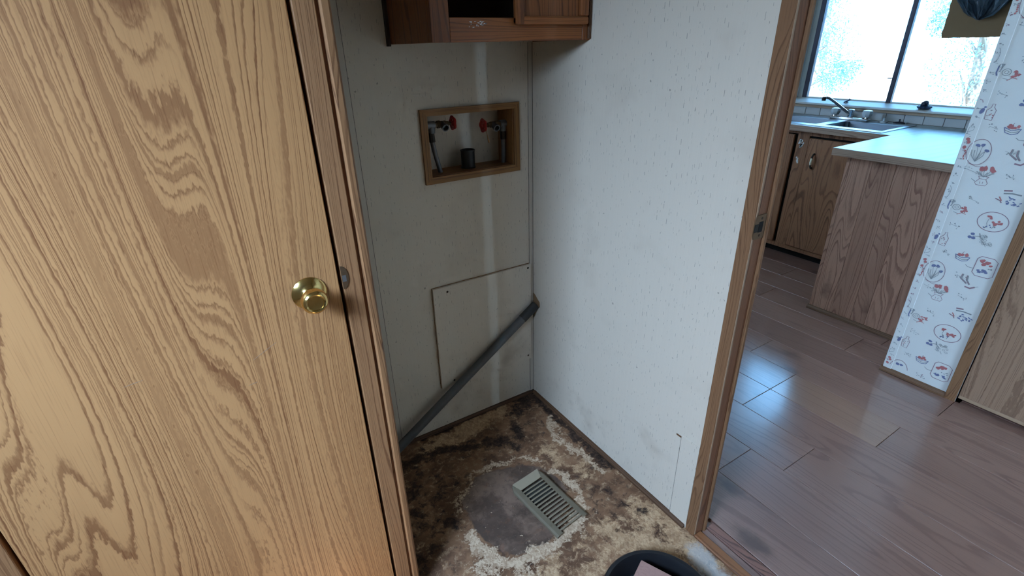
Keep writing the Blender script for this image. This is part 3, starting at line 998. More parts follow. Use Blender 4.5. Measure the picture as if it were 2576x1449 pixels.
# strike plate
zs = 1.052
b = B()
pts = []
for k in range(13):
    t = math.pi / 2 + math.pi * k / 12
    pts.append((-0.001 + 0.0080 * math.cos(t), zs + 0.030 * math.sin(t)))
pts = [(0.033, zs + 0.030)] + pts + [(0.033, zs - 0.030)]
b.prism(pts, 'y', -0.9268, -0.9245)
sp = b.build('strike_plate', 'brass_old', jt, label='tarnished strike plate')
B().box(0.008, 0.024, -0.9272, -0.9262, zs - 0.013, zs + 0.013, 0.0003).build('latch_hole', 'black', sp)
B().box(-0.0080, 0.006, -0.9280, -0.9268, zs - 0.011, zs + 0.009, 0.0004).build('lip', 'iron', sp)
for dz in (-0.021, 0.021):
    B().lathe([(0.0, .0006), (.0035, .0), (.0035, -.001)], (0.016, -0.9270, zs + dz), (0, -1, 0), 10).build('screw', 'screw', sp)

# ------------------------------------------------------------------ closet door on the left, with its frame
cf = thing('trim_3', (-0.88, DOORY, 0), 'light oak jamb and casing beside the closet door', 'door frame', kind='structure')
B().box(-0.8795, -0.8425, DOORY - 0.003, DOORY + 0.05, 0.0, 2.06, 0.0012).build('jamb', 'trim_oak', cf)
B().box(-0.8425, -0.836, DOORY + 0.004, DOORY + 0.05, 0.0, 2.06).build('groove', 'jamb_oak', cf)
B().prism([(-0.836, DOORY + 0.04), (-0.836, DOORY - 0.003), (-0.833, DOORY - 0.007), (-0.822, DOORY - 0.006), (-0.8175, DOORY - 0.001), (-0.8175, DOORY + 0.04)], 'z', 0.0, 2.10).build('casing', 'trim_oak', cf)
B().box(-1.555, -1.5145, DOORY - 0.003, DOORY + 0.05, 0.0, 2.06, 0.0012).build('jamb', 'trim_oak', cf)
B().box(-1.60, -1.556, DOORY - 0.006, DOORY + 0.03, 0.0, 2.10, 0.002).build('casing', 'trim_oak', cf)
B().box(-1.60, -0.8175, DOORY - 0.006, DOORY + 0.05, 2.061, 2.12, 0.002).build('head', 'trim_oak', cf)
B().box(-1.555, -0.8795, DOORY + 0.03, DOORY + 0.05, 0.0, 2.06).build('stop', 'black', cf)
# half-round strike lip on the jamb
KX, KZ = -0.9455, 1.018
b = B()
pts = [(-0.880 + 0.0135 * math.sin(math.pi * k / 14), 1.035 + 0.025 * math.cos(math.pi * k / 14)) for k in range(15)]
b.prism(pts, 'y', DOORY - 0.0048, DOORY - 0.003)
sl = b.build('strike_lip', 'brass_old', cf)
B().box(-0.8795, -0.8715, DOORY - 0.0056, DOORY - 0.0048, 1.026, 1.040, 0.0002).build('lip_wear', 'steel', sl)

d1 = thing('door_1', (-1.2, DOORY, 0.01), 'light oak-grain flat closet door with a round brass knob', 'door', kind='structure')
B().box(-1.5085, -0.8865, DOORY, DOORY + 0.032, 0.012, 2.05, 0.0015).build('door_panel', 'door_oak', d1)
for (xa, za), (xb, zb_) in (((-1.2757, 0.9276), (-1.2468, 0.931)), ((-1.0727, 0.907), (-1.0252, 0.932)), ((-1.0916, 0.855), (-1.0759, 0.8572))):
    B().prism([(xa, za), (xb, zb_), (xb, zb_ + .0007), ((xa + xb) / 2, (za + zb_) / 2 + .0012), (xa, za + .0007)], 'y', DOORY - .0003, DOORY + .0002).build('scratch', 'raw_edge', d1)
kn = B().lathe([(0.0, 0), (0.0335, 0.0), (0.0335, 0.002), (0.030, 0.0055), (0.022, 0.009), (0.016, 0.0125), (0.0125, 0.016), (0.0120, 0.021), (0.0135, 0.024),
                (0.0195, 0.028), (0.0235, 0.033), (0.0250, 0.040), (0.0245, 0.048), (0.0220, 0.0535), (0.0180, 0.0560), (0.0155, 0.0550), (0.0145, 0.0530), (0.0, 0.0525)],
               (KX, DOORY, KZ), (0, -1, 0), 40).build('knob', 'brass', d1, smooth=True)

# ------------------------------------------------------------------ trims in the alcove
t4 = B().box(-0.0165, 0.0, -0.003, 0.0, 0.012, CEIL, 0.0008).build('trim_4', 'vinyl_trim', **st('narrow off-white corner trim where the alcove walls meet', 'trim'))
B().box(-0.0174, -0.0165, -0.0010, 0.0, 0.012, 1.459).build('seam', 'black', t4)
B().box(-0.0008, 0.0, -0.0042, -0.0030, 0.012, 1.459).build('seam', 'black', t4)
t5 = B().box(-0.690, -0.641, -0.004, 0.0, 0.012, CEIL, 0.001).build('trim_5', 'vinyl_trim', **st('off-white batten over the panel joint next to the closet frame', 'trim'))
B().box(-0.641, -0.6395, -0.0016, 0.0, 0.012, CEIL).build('seam', 'iron', t5)
B().prism([(0.0, 0.0), (0.0, 0.013), (-0.005, 0.012), (-0.011, 0.006), (-0.012, 0.0)], 'x', -0.828, 0.0).build('baseboard_back', 'shoe_x', **st('dark stained strip along the foot of the alcove back wall', 'baseboard'))
B().prism([(0.0, 0.0), (0.0, 0.014), (-0.005, 0.013), (-0.011, 0.006), (-0.012, 0.0)], 'y', -0.882, -0.012).build('baseboard_right', 'shoe', **st('thin brown shoe strip along the foot of the right wall', 'baseboard'))

# ------------------------------------------------------------------ wall cabinet above the alcove
wc = thing('wall_cabinet', (-0.25, 0, 1.46), 'brown oak wall cabinet in the corner with one door missing', 'cabinet')
CY = -0.303
B().box(-0.505, -0.499, CY + 0.018, -0.001, 1.46, 2.25, 0.0008).build('side_panel', 'cab_oak_v', wc)
B().box(-0.0085, -0.0005, CY + 0.018, -0.017, 1.46, 2.25).build('side_panel', 'cab_oak_v', wc)
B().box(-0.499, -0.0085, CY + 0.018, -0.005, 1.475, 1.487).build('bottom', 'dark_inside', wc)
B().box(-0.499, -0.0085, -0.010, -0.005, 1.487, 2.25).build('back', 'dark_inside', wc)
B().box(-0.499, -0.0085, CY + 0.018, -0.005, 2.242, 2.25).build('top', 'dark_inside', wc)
B().box(-0.505, -0.4535, CY, CY + 0.018, 1.46, 2.25, 0.0012).build('stile', 'cab_oak_v', wc)
B().box(-0.030, -0.0005, CY, CY + 0.018, 1.46, 2.25, 0.0012).build('stile', 'cab_oak_v', wc)
B().box(-0.453, -0.0305, CY + 0.0005, CY + 0.018, 1.46, 1.516, 0.0012).build('rail', 'cab_oak', wc)
B().box(-0.453, -0.0305, CY + 0.0005, CY + 0.018, 2.20, 2.25, 0.0012).build('rail', 'cab_oak', wc)
B().box(-0.5135, -0.5055, -0.020, -0.001, 1.455, 2.25, 0.001).build('scribe_strip', 'dark_inside', wc)
B().box(-0.0115, -0.0005, CY - 0.006, CY, 1.463, 2.25, 0.001).build('scribe_strip', 'shoe', wc)
# scraped finish on the bottom rail
b = B()
for k in range(26):
    x, z = random.uniform(-.40, -.35), random.uniform(1.492, 1.506)
    w_, h_ = random.uniform(.002, .007), random.uniform(.0008, .003)
    b.poly([(x, CY + 0.0002, z), (x + w_, CY + 0.0002, z + .001), (x + w_, CY + 0.0002, z + h_), (x, CY + 0.0002, z + h_)])
b.build('scrape', 'white_paint', wc, kind='stuff')
dr = B().box(-0.268, -0.022, CY - 0.019, CY - 0.001, 1.499, 1.520, 0.005, 2).build('door', 'cab_oak', wc)
B().box(-0.268, -0.240, CY - 0.0195, CY - 0.001, 1.499, 2.20, 0.005, 2).build('stile', 'cab_oak_v', dr)
B().box(-0.050, -0.022, CY - 0.0195, CY - 0.001, 1.520, 2.20, 0.005, 2).build('stile', 'cab_oak_v', dr)
B().box(-0.240, -0.050, CY - 0.008, CY - 0.001, 1.520, 2.20).build('panel', 'cab_oak_v', dr)
B().box(-0.240, -0.050, CY - 0.019, CY - 0.001, 2.17, 2.20).build('rail', 'cab_oak', dr)

# ------------------------------------------------------------------ washer hook-up box
hb = thing('hookup_box', (-0.247, 0, 1.034), 'oak-framed washer hook-up niche let into the back wall', 'wall box')
X0, X1, Z0, Z1 = -0.434, -0.060, 1.034, 1.273
xi0, xi1, zi0, zi1 = -0.410, -0.083, 1.057, 1.252


def mitre(p, name, mat):
    B().prism(p, 'y', -0.009, 0.0).build(name, mat, hb)


mitre([(X0, Z1), (X1, Z1), (xi1, zi1), (xi0, zi1)], 'frame_rail', 'box_oak')
mitre([(X0, Z0), (X1, Z0), (xi1, zi0), (xi0, zi0)], 'frame_rail', 'box_oak')
mitre([(X0, Z0), (X0, Z1), (xi0, zi1), (xi0, zi0)], 'frame_stile', 'box_oak_v')
mitre([(X1, Z0), (X1, Z1), (xi1, zi1), (xi1, zi0)], 'frame_stile', 'box_oak_v')
B().box(-0.55, 0.0, 0.1, 0.104, 0.98, 1.33).build('back_panel', 'vinyl', hb)
B().box(xi0, xi1, 0.0005, 0.0995, zi0, zi0 + 0.002).build('shelf', 'box_oak', hb)
B().box(xi0, xi0 + 0.003, 0.0005, 0.0995, zi0 + .002, zi1).build('side', 'box_oak_v', hb)
B().box(xi1 - 0.003, xi1, 0.0005, 0.0995, zi0 + .002, zi1).build('side', 'box_oak_v', hb)


def valve(base, sgn, label, pipe_pts, tag=False):
    """sgn +1: handwheel to +x, -1: to -x; base = centre of the elbow"""
    x, y, z = base
    t = thing('water_valve', base, label, 'valve', group='washer valves in the wall box')
    e = B().lathe([(0, -.016), (.0125, -.016), (.0125, .012), (0, .012)], (x, y, z), (sgn, 0, 0), 14)
    e.lathe([(0, -.026), (.012, -.026), (.013, -.014), (.0115, 0), (0, 0)], (x, y, z), (0, 0, 1), 14)
    e.build('elbow', 'galv', t, smooth=True)
    b_ = B().lathe([(0, .010), (.0095, .010), (.0095, .020), (.0125, .021), (.0125, .032), (.0105, .034), (.0105, .052), (.0085, .054), (.0085, .062), (.0065, .063), (.0065, .072), (0, .072)], (x, y, z), (sgn, 0, 0), 8)
    b_.build('body', 'valve_brass', t)
    o_ = B().lathe([(.0, .0), (.0110, .0), (.0110, .022), (.0125, .023), (.0125, .030), (.0095, .030), (.0085, .012), (0, .012)], (x + sgn * .040, y, z), (0, -0.94, -0.34), 16)
    o_.build('hose_outlet', 'galv', t, smooth=True)
    hw = B()
    cx = x + sgn * .078
    hw.lathe([(0, -.005), (.0065, -.005), (.0065, .005), (0, .005)], (cx, y, z), (sgn, 0, 0), 12)
    n_ = 30
    ring = [(cx + sgn * .002, y + (.0185 + .0022 * math.cos(5 * a)) * math.cos(a), z + (.0185 + .0022 * math.cos(5 * a)) * math.sin(a)) for a in [2 * math.pi * k / n_ for k in range(n_ + 1)]]
    hw.tube(ring, .0048, 8, cap=False)
    for k in range(5):
        a = 2 * math.pi * k / 5
        hw.tube([(cx, y + .004 * math.cos(a), z + .004 * math.sin(a)), (cx, y + .0185 * math.cos(a), z + .0185 * math.sin(a))], .0030, 6)
    hw.build('handwheel', 'red', t, smooth=True, label='red lobed handwheel')
    p = B().tube(pipe_pts, .0080, 12).build('pipe', 'galv', t, smooth=True)
    B().tube([pipe_pts[0], tuple(Vector(pipe_pts[0]).lerp(Vector(pipe_pts[1]), 0.9 if len(pipe_pts) > 2 else .25))], .0112, 8).build('coupling', 'iron', t, smooth=True)
    if tag:
        wx = cx - sgn * .004
        B().tube([(wx, y - .012, z - .016), (wx + .001, y - .014, z - .030), (wx + .004, y - .014, z - .045), (wx + .008, y - .013, z - .058)], [.0010, .0012, .0025, .0032], 6).build('paper_tag', 'tag', t)
    return t


valve((-0.378, 0.040, 1.218), 1, 'red-handled water valve on a slanted grey pipe, at the closet side of the wall box',
      [(-0.380, 0.040, 1.194), (-0.378, 0.040, 1.160), (-0.370, 0.040, 1.115), (-0.356, 0.042, 1.058)])
valve((-0.098, 0.045, 1.198), -1, 'red-handled water valve with a hanging paper tag, at the corner side of the wall box',
      [(-0.097, 0.045, 1.174), (-0.097, 0.045, 1.140), (-0.097, 0.045, 1.100), (-0.099, 0.045, 1.058)], tag=True)
B().lathe([(.024, 0), (.0265, .0), (.0265, .004), (.0245, .006), (.0245, .060), (.0260, .061), (.0260, .064), (.0225, .064), (.0215, .03), (0, .02)], (-0.243, 0.050, 1.058), (0, 0, 1), 24) \
    .build('drain_standpipe', 'black_plastic', base=(-0.243, 0.050, 1.058), smooth=True, label='short black plastic drain standpipe in the wall box', category='pipe')

# ------------------------------------------------------------------ access hatch on the back wall
ah = thing('access_hatch', (-0.232, 0, 0.2), 'off-white square access panel screwed low on the back wall', 'access panel')
B().prism([(-0.451, 0.206), (-0.017, 0.194), (-0.0165, 0.648), (-0.450, 0.650)], 'y', -0.011, 0.0).build('panel', 'vinyl', ah)
B().prism([(-0.4528, 0.2055), (-0.0180, 0.1935), (-0.0175, 0.6502), (-0.4518, 0.6522)], 'y', -0.0010, 0.0).build('shade_line', 'box_oak', ah)  # brown strip standing in for the shadow line along the hatch edges
for x, z in ((-0.393, 0.628), (-0.031, 0.634), (-0.395, 0.229), (-0.033, 0.214)):
    B().lathe([(0, .0014), (.003, .0012), (.0045, 0)], (x, -0.011, z), (0, -1, 0), 10).build('screw', 'screw', ah)

# ------------------------------------------------------------------ grey rod leaning across the alcove
pa, pb = Vector((-0.004, -0.026, 0.463)), Vector((-0.700, -0.050, 0.022))
rod = thing('wall_rod', (-0.70, -0.05, 0.0), 'grey plastic rod slanting across the alcove from corner to floor', 'rod')
B().tube([pa, pa.lerp(pb, .5), pb], .0175, 18).build('tube', 'rod', rod, smooth=True)
B().tube([pa, pa.lerp(pb, 0.10)], .0190, 18).build('sleeve', 'rod_dark', rod, smooth=True)
# torn hole in the right wall where the rod enters
b = B()
for k in range(9):
    a0 = random.uniform(-.004, .004)
pts = [(-0.004, 0.478), (-0.006, 0.512), (-0.018, 0.506), (-0.034, 0.494), (-0.050, 0.484), (-0.052, 0.462), (-0.040, 0.452), (-0.012, 0.440)]
b.prism(pts, 'x', -0.0007, 0.0)
b.build('torn_patch', 'cardboard', wr)

# ------------------------------------------------------------------ loose floor register
fr = thing('floor_register', (-0.32, -0.556, 0.0), 'grey metal floor register lying loose on the stained floor', 'floor vent')
Wd, Ln = 0.140, 0.250
tilt = math.radians(3.2)
mat = Matrix.Translation((-0.3235, -0.5590, 0.020)) @ Matrix.Rotation(math.radians(6.5), 4, 'Z') @ Matrix.Rotation(tilt, 4, 'X')
HW, HL = Wd / 2, Ln / 2


def bow(u, v):
    # sheet metal slightly warped: edges lift along the long sides
    return 0.004 * (v / HL) ** 2 * (1 if u > 0 else 0.4)


def rail(pts_, name):
    b_ = B()
    b_.prism(pts_, 'z', -0.0012, 0.0012)
    for v in b_.bm.verts:
        v.co.z += bow(v.co.x, v.co.y)
    b_.move(mat)
    return b_.build(name, 'register', fr)


def railstrip(u0, u1, name, chamf):
    """long side rail in several segments so that it can bow, with a turned-down outer lip"""
    b_ = B()
    n_ = 10
    sgn = 1 if u1 > u0 else -1
    prof = lambda v: [(u0, 0.0), (u1 - sgn * .006, 0.0), (u1, -0.004), (u1 + sgn * .001, -0.010)]
    rows_ = []
    for k in range(n_ + 1):
        v = -HL + (2 * HL) * k / n_
        cut = chamf * max(0, (k - n_ + 1)) * sgn
        rows_.append([b_.bm.verts.new((p[0] - (cut if j >= 1 else 0), v, p[1] + bow(p[0], v))) for j, p in enumerate(prof(v))])
    for a_, c_ in zip(rows_, rows_[1:]):
        for j in range(3):
            b_.bm.faces.new((a_[j], a_[j + 1], c_[j + 1], c_[j]))
    bmesh.ops.solidify(b_.bm, geom=b_.bm.faces[:], thickness=0.0012)
    b_.move(mat)
    return b_.build(name, 'register', fr)


railstrip(-HW + .023, -HW, 'rail', .012)
railstrip(HW - .023, HW, 'rail', .010)
rail([(-HW + .012, HL), (-HW + .023, HL - .036), (HW - .023, HL - .036), (HW - .010, HL)], 'rail')
b_ = B().box(-HW + .014, HW - .012, HL - .001, HL + .001, -.010, .003)
b_.move(mat)
b_.build('end_lip', 'register', fr)
ns = 14
for k in range(ns):
    v = HL - .046 - k * (2 * HL - .052) / (ns - .4)
    b_ = B().box(-HW + .018, HW - .018, -0.0042, 0.0042, -0.0007, 0.0007)
    b_.move(mat @ Matrix.Translation((0, v, -0.003 + bow(0, v))) @ Matrix.Rotation(math.radians(-30), 4, 'X'))
    b_.build('slat', 'register', fr)
b_ = B().box(-HW + .022, HW - .022, 0.02, HL - .034, -0.0135, -0.0120)
b_.move(mat)
b_.build('damper', 'damper', fr)

# ------------------------------------------------------------------ black pan with a paver in it
PC = (-0.300, -1.040)
R0 = 0.150
B().lathe([(0, 0), (R0 - .022, 0), (R0 - .016, .004), (R0 - .004, .066), (R0 + .004, .070), (R0 + .006, .076), (R0 + .002, .080), (R0 - .006, .078), (R0 - .012, .066), (R0 - .022, .012), (R0 - .030, .008), (0, .008)],
          (PC[0], PC[1], 0), (0, 0, 1), 56).build('rubber_pan', 'rubber', base=(PC[0], PC[1], 0), smooth=True, label='round black rubber pan on the chipboard floor', category='pan')
# paver: flat, its far corner by the rim
pc = Vector((-0.253, -0.921))
ang = math.atan2(-0.029, -0.066)
b = B().box(0, 0.095, 0, 0.195, 0.008, 0.086, 0.002)
mt_ = Matrix.Translation((-0.2560, -0.9290, 0)) @ Matrix.Rotation(ang, 4, 'Z')
b.move(mt_)
b.build('paver_brick', 'brick', base=(-0.25, -1.0, 0.008), label='pinkish concrete paver brick lying in the black pan', category='brick')

# ------------------------------------------------------------------ closet door in the wallpapered wall
df = thing('trim_6', (WX, -1.08, 0), 'brown oak casing beside the pantry door', 'door frame', kind='structure')
B().box(WX - 0.010, WX, -1.098, -1.060, 0.0, 2.07, 0.0015).build('casing', 'casing_oak', df)
B().box(WX + 0.0, WX + 0.09, -1.115, -1.099, 0.0, 2.04).build('jamb', 'jamb_oak', df)
B().box(WX - 0.010, WX, -1.92, -1.098, 2.045, 2.085, 0.0015).build('head', 'casing_oak', df)
B().box(WX - 0.010, WX, -1.92, -1.88, 0.0, 2.045, 0.0015).build('casing', 'casing_oak', df)
d2 = thing('door_2', (WX, -1.48, 0.03), 'brown oak-grain flat pantry door with a gap under it', 'door', kind='structure')
M['door2_oak'] = wood('pantry_door_oak', srgb(160, 128, 104), srgb(108, 80, 62), 'z', sharp=0.68, K=52, amp=11.5, s_low=4.6, stretch=0.075, rough=0.42, pore=0.3, wig=0.22, fine_lines=0.75, vary=3.0, tone=0.4)
B().box(WX - 0.004, WX + 0.03, -1.855, -1.103, 0.028, 2.03, 0.0015).build('door_panel', 'door2_oak', d2)
B().box(WX - 0.0045, WX - 0.004, -1.852, -1.105, 0.030, 0.044).build('raw_bottom_edge', 'raw_edge', d2)
bs_ = B().prism([(WX - 0.014, 0.006), (WX, 0.006), (WX, 0.030), (WX - 0.006, 0.028), (WX - 0.013, 0.016)], 'y', -1.060, -0.800)
bs_.build('baseboard_hall', 'shoe', **st('brown shoe strip along the foot of the wallpapered wall', 'baseboard'))

# ------------------------------------------------------------------ kitchen: peninsula
pn = thing('peninsula', (1.815, -0.5, 0.006), 'kitchen peninsula base clad in knotty brown boards', 'cabinet')
B().box(1.823, 2.42, -0.803, -0.263, 0.006, 0.891).build('carcass', 'kitchen_oak', pn)
edges = [-0.257, -0.275, -0.380, -0.487, -0.560, -0.668, -0.742, -0.803]
for a, c in zip(edges, edges[1:]):
    B().box(1.815, 1.823, c + .0004, a - .0004, 0.022, 0.891, 0.0010).build('board', 'pen_oak', pn)
B().box(1.823, 2.45, -0.263, -0.257, 0.006, 0.891).build('side_panel', 'kitchen_oak', pn)
B().prism([(1.797, 0.006), (1.815, 0.006), (1.815, 0.026), (1.808, 0.025), (1.799, 0.016)], 'y', -0.803, -0.252).build('shoe_strip', 'shoe', pn)

# sink base unit
sb = thing('sink_cabinet', (2.45, 0.2, 0.006), 'brown oak sink base cabinet with a paint-spotted stile', 'cabinet')
FX = 2.45
B().box(FX + .0, FX + .018, 0.298, 0.378, 0.085, 0.891, .001).build('stile', 'kitchen_oak', sb)
B().box(FX + .0, FX + .018, -0.250, 0.298, 0.862, 0.891, .001).build('rail', 'kitchen_oak', sb)
B().box(FX + .0, FX + .018, 0.378, 1.35, 0.868, 0.891, .001).build('rail', 'kitchen_oak', sb)
B().box(FX + .0, FX + .018, -0.250, 1.35, 0.060, 0.090, .001).build('rail', 'kitchen_oak', sb)
B().box(FX + .0, FX + .018, 0.790, 0.860, 0.090, 0.868, .001).build('stile', 'kitchen_oak', sb)
B().box(FX + .0, FX + .018, -0.250, -0.150, 0.090, 0.862, .001).build('stile', 'kitchen_oak', sb)
B().box(FX + .020, 2.96, -0.250, 1.35, 0.060, 0.10).build('bottom', 'dark_inside', sb)
B().box(FX + .0205, FX + .022, -0.250, 1.35, 0.10, 0.891).build('inside', 'black', sb)
B().box(FX + .05, FX + .06, -0.250, 1.35, 0.006, 0.060).build('toe_kick', 'black', sb)
dA = B().box(FX - .012, FX + .004, -0.145, 0.292, 0.094, 0.850, .003).build('door', 'kitchen_oak', sb)
dB = B().box(FX - .012, FX + .004, 0.396, 0.786, 0.094, 0.862, .003).build('door', 'kitchen_oak', sb)
b = B()
for k in range(14):
    y, z = 0.345 + random.uniform(-.016, .016), random.choice((0.80, 0.79, 0.70, 0.815)) + random.uniform(-.02, .02)
    r_ = random.uniform(.004, .012)
    pts = [(FX - .0006, y + r_ * random.uniform(.6, 1) * math.cos(a), z + 1.5 * r_ * random.uniform(.6, 1) * math.sin(a)) for a in [2 * math.pi * j / 8 for j in range(8)]]
    b.poly(pts)
b.build('paint_spots', 'white_paint', sb, kind='stuff')
h = B().tube([(FX - .032, 0.236, 0.684), (FX - .034, 0.236, 0.700), (FX - .032, 0.236, 0.728)], [.0066, .0082, .0066], 12).build('handle', 'porcelain', dA, smooth=True, label='white porcelain and black iron handle')
for z0, z1, s_ in ((0.728, 0.752, 1), (0.684, 0.660, -1)):
    b = B().tube([(FX - .032, 0.236, z0), (FX - .032, 0.236, z0 + s_ * .010), (FX - .022, 0.236, z1), (FX - .012, 0.236, z1)], [.0062, .0058, .0048, .0075], 10)
    b.build('handle_post', 'iron', dA)

# worktop: one continuous L with the sink cut-out
SX0, SX1, SY0, SY1 = 2.448, 2.868, -0.110, 0.700


def hole(u, v):
    if v > -0.19 and u < 2.40:
        return True
    return SX0 < u < SX1 and SY0 < v < SY1


wt = B().cells([1.787, 2.40, SX0, SX1, 2.955], [-0.803, -0.19, SY0, SY1, 1.40], hole, 'z', 0.892, CTOP)
bmesh.ops.recalc_face_normals(wt.bm, faces=wt.bm.faces)
wt.build('worktop', 'counter', base=(2.4, 0, 0.892), label='pale laminate L-shaped kitchen worktop over sink and peninsula', category='worktop')
wt = bpy.data.objects['worktop']
B().box(1.784, 1.787, -0.803, -0.19, 0.892, CTOP - .001).build('edge_band', 'edge_lam', wt)
B().box(1.784, 2.40, -0.19, -0.187, 0.892, CTOP - .001).build('edge_band', 'edge_lam', wt)
B().box(2.397, 2.40, -0.187, 1.40, 0.892, CTOP - .001).build('edge_band', 'edge_lam', wt)

sk = thing('double_sink', (2.66, 0.295, CTOP), 'stainless steel double-bowl sink set in the worktop', 'sink')
b1 = (2.498, 2.775, -0.098, 0.245)
b2 = (2.498, 2.775, 0.305, 0.672)


def shole(u, v):
    return any(q[0] < u < q[1] and q[2] < v < q[3] for q in (b1, b2))


B().cells([2.428, 2.498, 2.775, 2.886], [-0.126, -0.098, 0.245, 0.305, 0.672, 0.716], shole, 'z', CTOP, CTOP + .0045).build('rim', 'steel', sk)
for q in (b1, b2):
    x0_, x1_, y0_, y1_ = q
    b = B()
    t_ = .0015
    zb, zt = CTOP - .165, CTOP + .002
    i_ = .02
    top = [(x0_, y0_), (x1_, y0_), (x1_, y1_), (x0_, y1_)]
    bot = [(x0_ + i_, y0_ + i_), (x1_ - i_, y0_ + i_), (x1_ - i_, y1_ - i_), (x0_ + i_, y1_ - i_)]
    vt = [b.bm.verts.new((*p, zt)) for p in top]
    vb = [b.bm.verts.new((*p, zb)) for p in bot]
    for k in range(4):
        b.bm.faces.new((vt[k], vt[(k + 1) % 4], vb[(k + 1) % 4], vb[k]))
    b.bm.faces.new(vb)
    bmesh.ops.bevel(b.bm, geom=[e for e in b.bm.edges if not e.is_boundary], offset=.018, segments=3, affect='EDGES')
    bmesh.ops.solidify(b.bm, geom=b.bm.faces[:], thickness=t_)
    b.build('bowl', 'steel_bowl', sk, smooth=True)

fc = thing('faucet', (2.84, 0.262, CTOP + .0045), 'chrome kitchen faucet with two clear acrylic knobs', 'faucet')
FZ = CTOP + .0045
B().box(2.812, 2.866, 0.140, 0.384, FZ, FZ + .018, .006, 2).build('deck_plate', 'chrome', fc, smooth=True)
for y in (0.366, 0.158):
    B().lathe([(.0, .018), (.015, .018), (.013, .030), (0, .030)], (2.84, y, FZ), (0, 0, 1), 16).build('knob_stem', 'chrome', fc, smooth=True)
    B().lathe([(0, .028), (.023, .028), (.029, .040), (.031, .056), (.027, .068), (.013, .073), (0, .071)], (2.84, y, FZ), (0, 0, 1), 24, lobes=8, depth=.05).build('knob', 'acrylic', fc, smooth=True)
B().lathe([(0, .018), (.017, .018), (.016, .04), (.0185, .056), (.0185, .066), (.012, .070), (0, .070)], (2.84, 0.262, FZ), (0, 0, 1), 20).build('spout_base', 'chrome', fc, smooth=True)
B().tube([(2.835, 0.268, FZ + .038), (2.80, 0.300, FZ + .072), (2.748, 0.345, FZ + .120), (2.722, 0.368, FZ + .141), (2.708, 0.380, FZ + .146), (2.698, 0.388, FZ + .144)], [.0100, .0095, .0085, .0085, .0085, .0085], 12).build('spout', 'chrome', fc, smooth=True)
B().lathe([(0, 0), (.0105, 0), (.0125, -.008), (.0125, -.024), (0, -.024)], (2.696, 0.391, FZ + .150), (0, 0, 1), 14).build('aerator', 'iron', fc, smooth=True)

# things by the sink
cp = thing('glass_cap', (2.87, 0.058, CTOP + .0045), 'small clear glass cap behind the sink', 'cap')
B().lathe([(0, 0), (.022, 0), (.023, .006), (.012, .010), (0, .010)], (2.862, 0.058, CTOP + .0045), (0, 0, 1), 18).build('base', 'acrylic', cp, smooth=True)
B().lathe([(0, .010), (.007, .010), (.006, .022), (.009, .026), (0, .028)], (2.862, 0.058, CTOP + .0045), (0, 0, 1), 14).build('stem', 'acrylic', cp, smooth=True)
sp_ = thing('sink_stopper', (2.91, -0.012, CTOP), 'dark round sink stopper on the worktop behind the sink', 'stopper')
B().lathe([(0, 0), (.032, 0), (.034, .005), (.026, .010), (.008, .013), (0, .013)], (2.915, -0.012, CTOP), (0, 0, 1), 24).build('disc', 'soap', sp_, smooth=True)
B().lathe([(0, .012), (.004, .012), (.0045, .028), (0, .030)], (2.915, -0.012, CTOP), (0, 0, 1), 10).build('peg', 'soap', sp_, smooth=True)

# backsplash: one row of tiles behind the worktop
bk = B().box(WINX - .004, WINX, -0.80, 1.42, CTOP, 0.984).build('backsplash', 'grout', label='row of white backsplash tiles behind the sink', category='backsplash')
ORG[bk.name] = Vector((0, 0, 0))
k = -0.79
while k < 1.38:
    B().box(WINX - .011, WINX - .004, k + .0012, k + .1088, CTOP + .001, 0.984, .0012).build('tile', 'tile', bk)
    k += .1105

# ------------------------------------------------------------------ kitchen window
win = thing('window_1', (3.06, 0.145, WZ0), 'wide two-pane sliding kitchen window above the sink', 'window', kind='structure')
B().prism([(2.922, 1.006), (2.922, 1.016), (2.930, 1.019), (3.052, 1.040), (3.09, 1.040), (3.09, 1.006)], 'y', WY0, WY1 - .0125).build('sill', 'white_paint', win)
B().box(2.945, 2.968, WY0 - .02, WY1 + .02, 0.984, 1.0055, .001).build('apron', 'sill', win)
B().box(WINX - .004, 3.118, WY1 - .012, WY1, WZ0, WZ1).build('reveal', 'white_paint', win)
B().box(WINX - .004, 3.118, WY0, WY0 + .012, WZ0, WZ1).build('reveal', 'white_paint', win)
B().box(WINX - .004, 3.118, WY0, WY1, WZ1 - .012, WZ1).build('reveal', 'white_paint', win)
fy0, fy1 = WY0 + .013, WY1 - .043
B().box(3.05, 3.085, fy1, WY1 - .0125, 1.04, WZ1 - .013).build('blind_stop', 'white_paint', win)
B().box(3.05, 3.085, fy1 - .034, fy1, 1.036, WZ1 - .013, .002).build('frame_side', 'alu', win)
B().box(3.05, 3.085, fy0, fy0 + .034, 1.036, WZ1 - .013, .002).build('frame_side', 'alu', win)
B().box(3.052, 3.085, fy0, fy1, 1.036, 1.046, .001).build('frame_bottom', 'white_paint', win)
B().box(3.05, 3.085, fy0, fy1, WZ1 - .045, WZ1 - .013, .001).build('frame_top', 'alu', win)
mu = B().box(3.045, 3.075, 0.129, 0.158, 1.036, WZ1 - .02, .002).build('meeting_rail', 'alu', win)
B().box(3.025, 3.045, 0.155, 0.178, 1.192, 1.198, .001).build('latch', 'alu', mu)
B().box(3.066, 3.070, 0.158, fy1 - .034, 1.044, WZ1 - .045).build('pane', 'glass', win)
B().box(3.076, 3.080, fy0 + .034, 0.130, 1.044, WZ1 - .045).build('pane', 'glass', win)

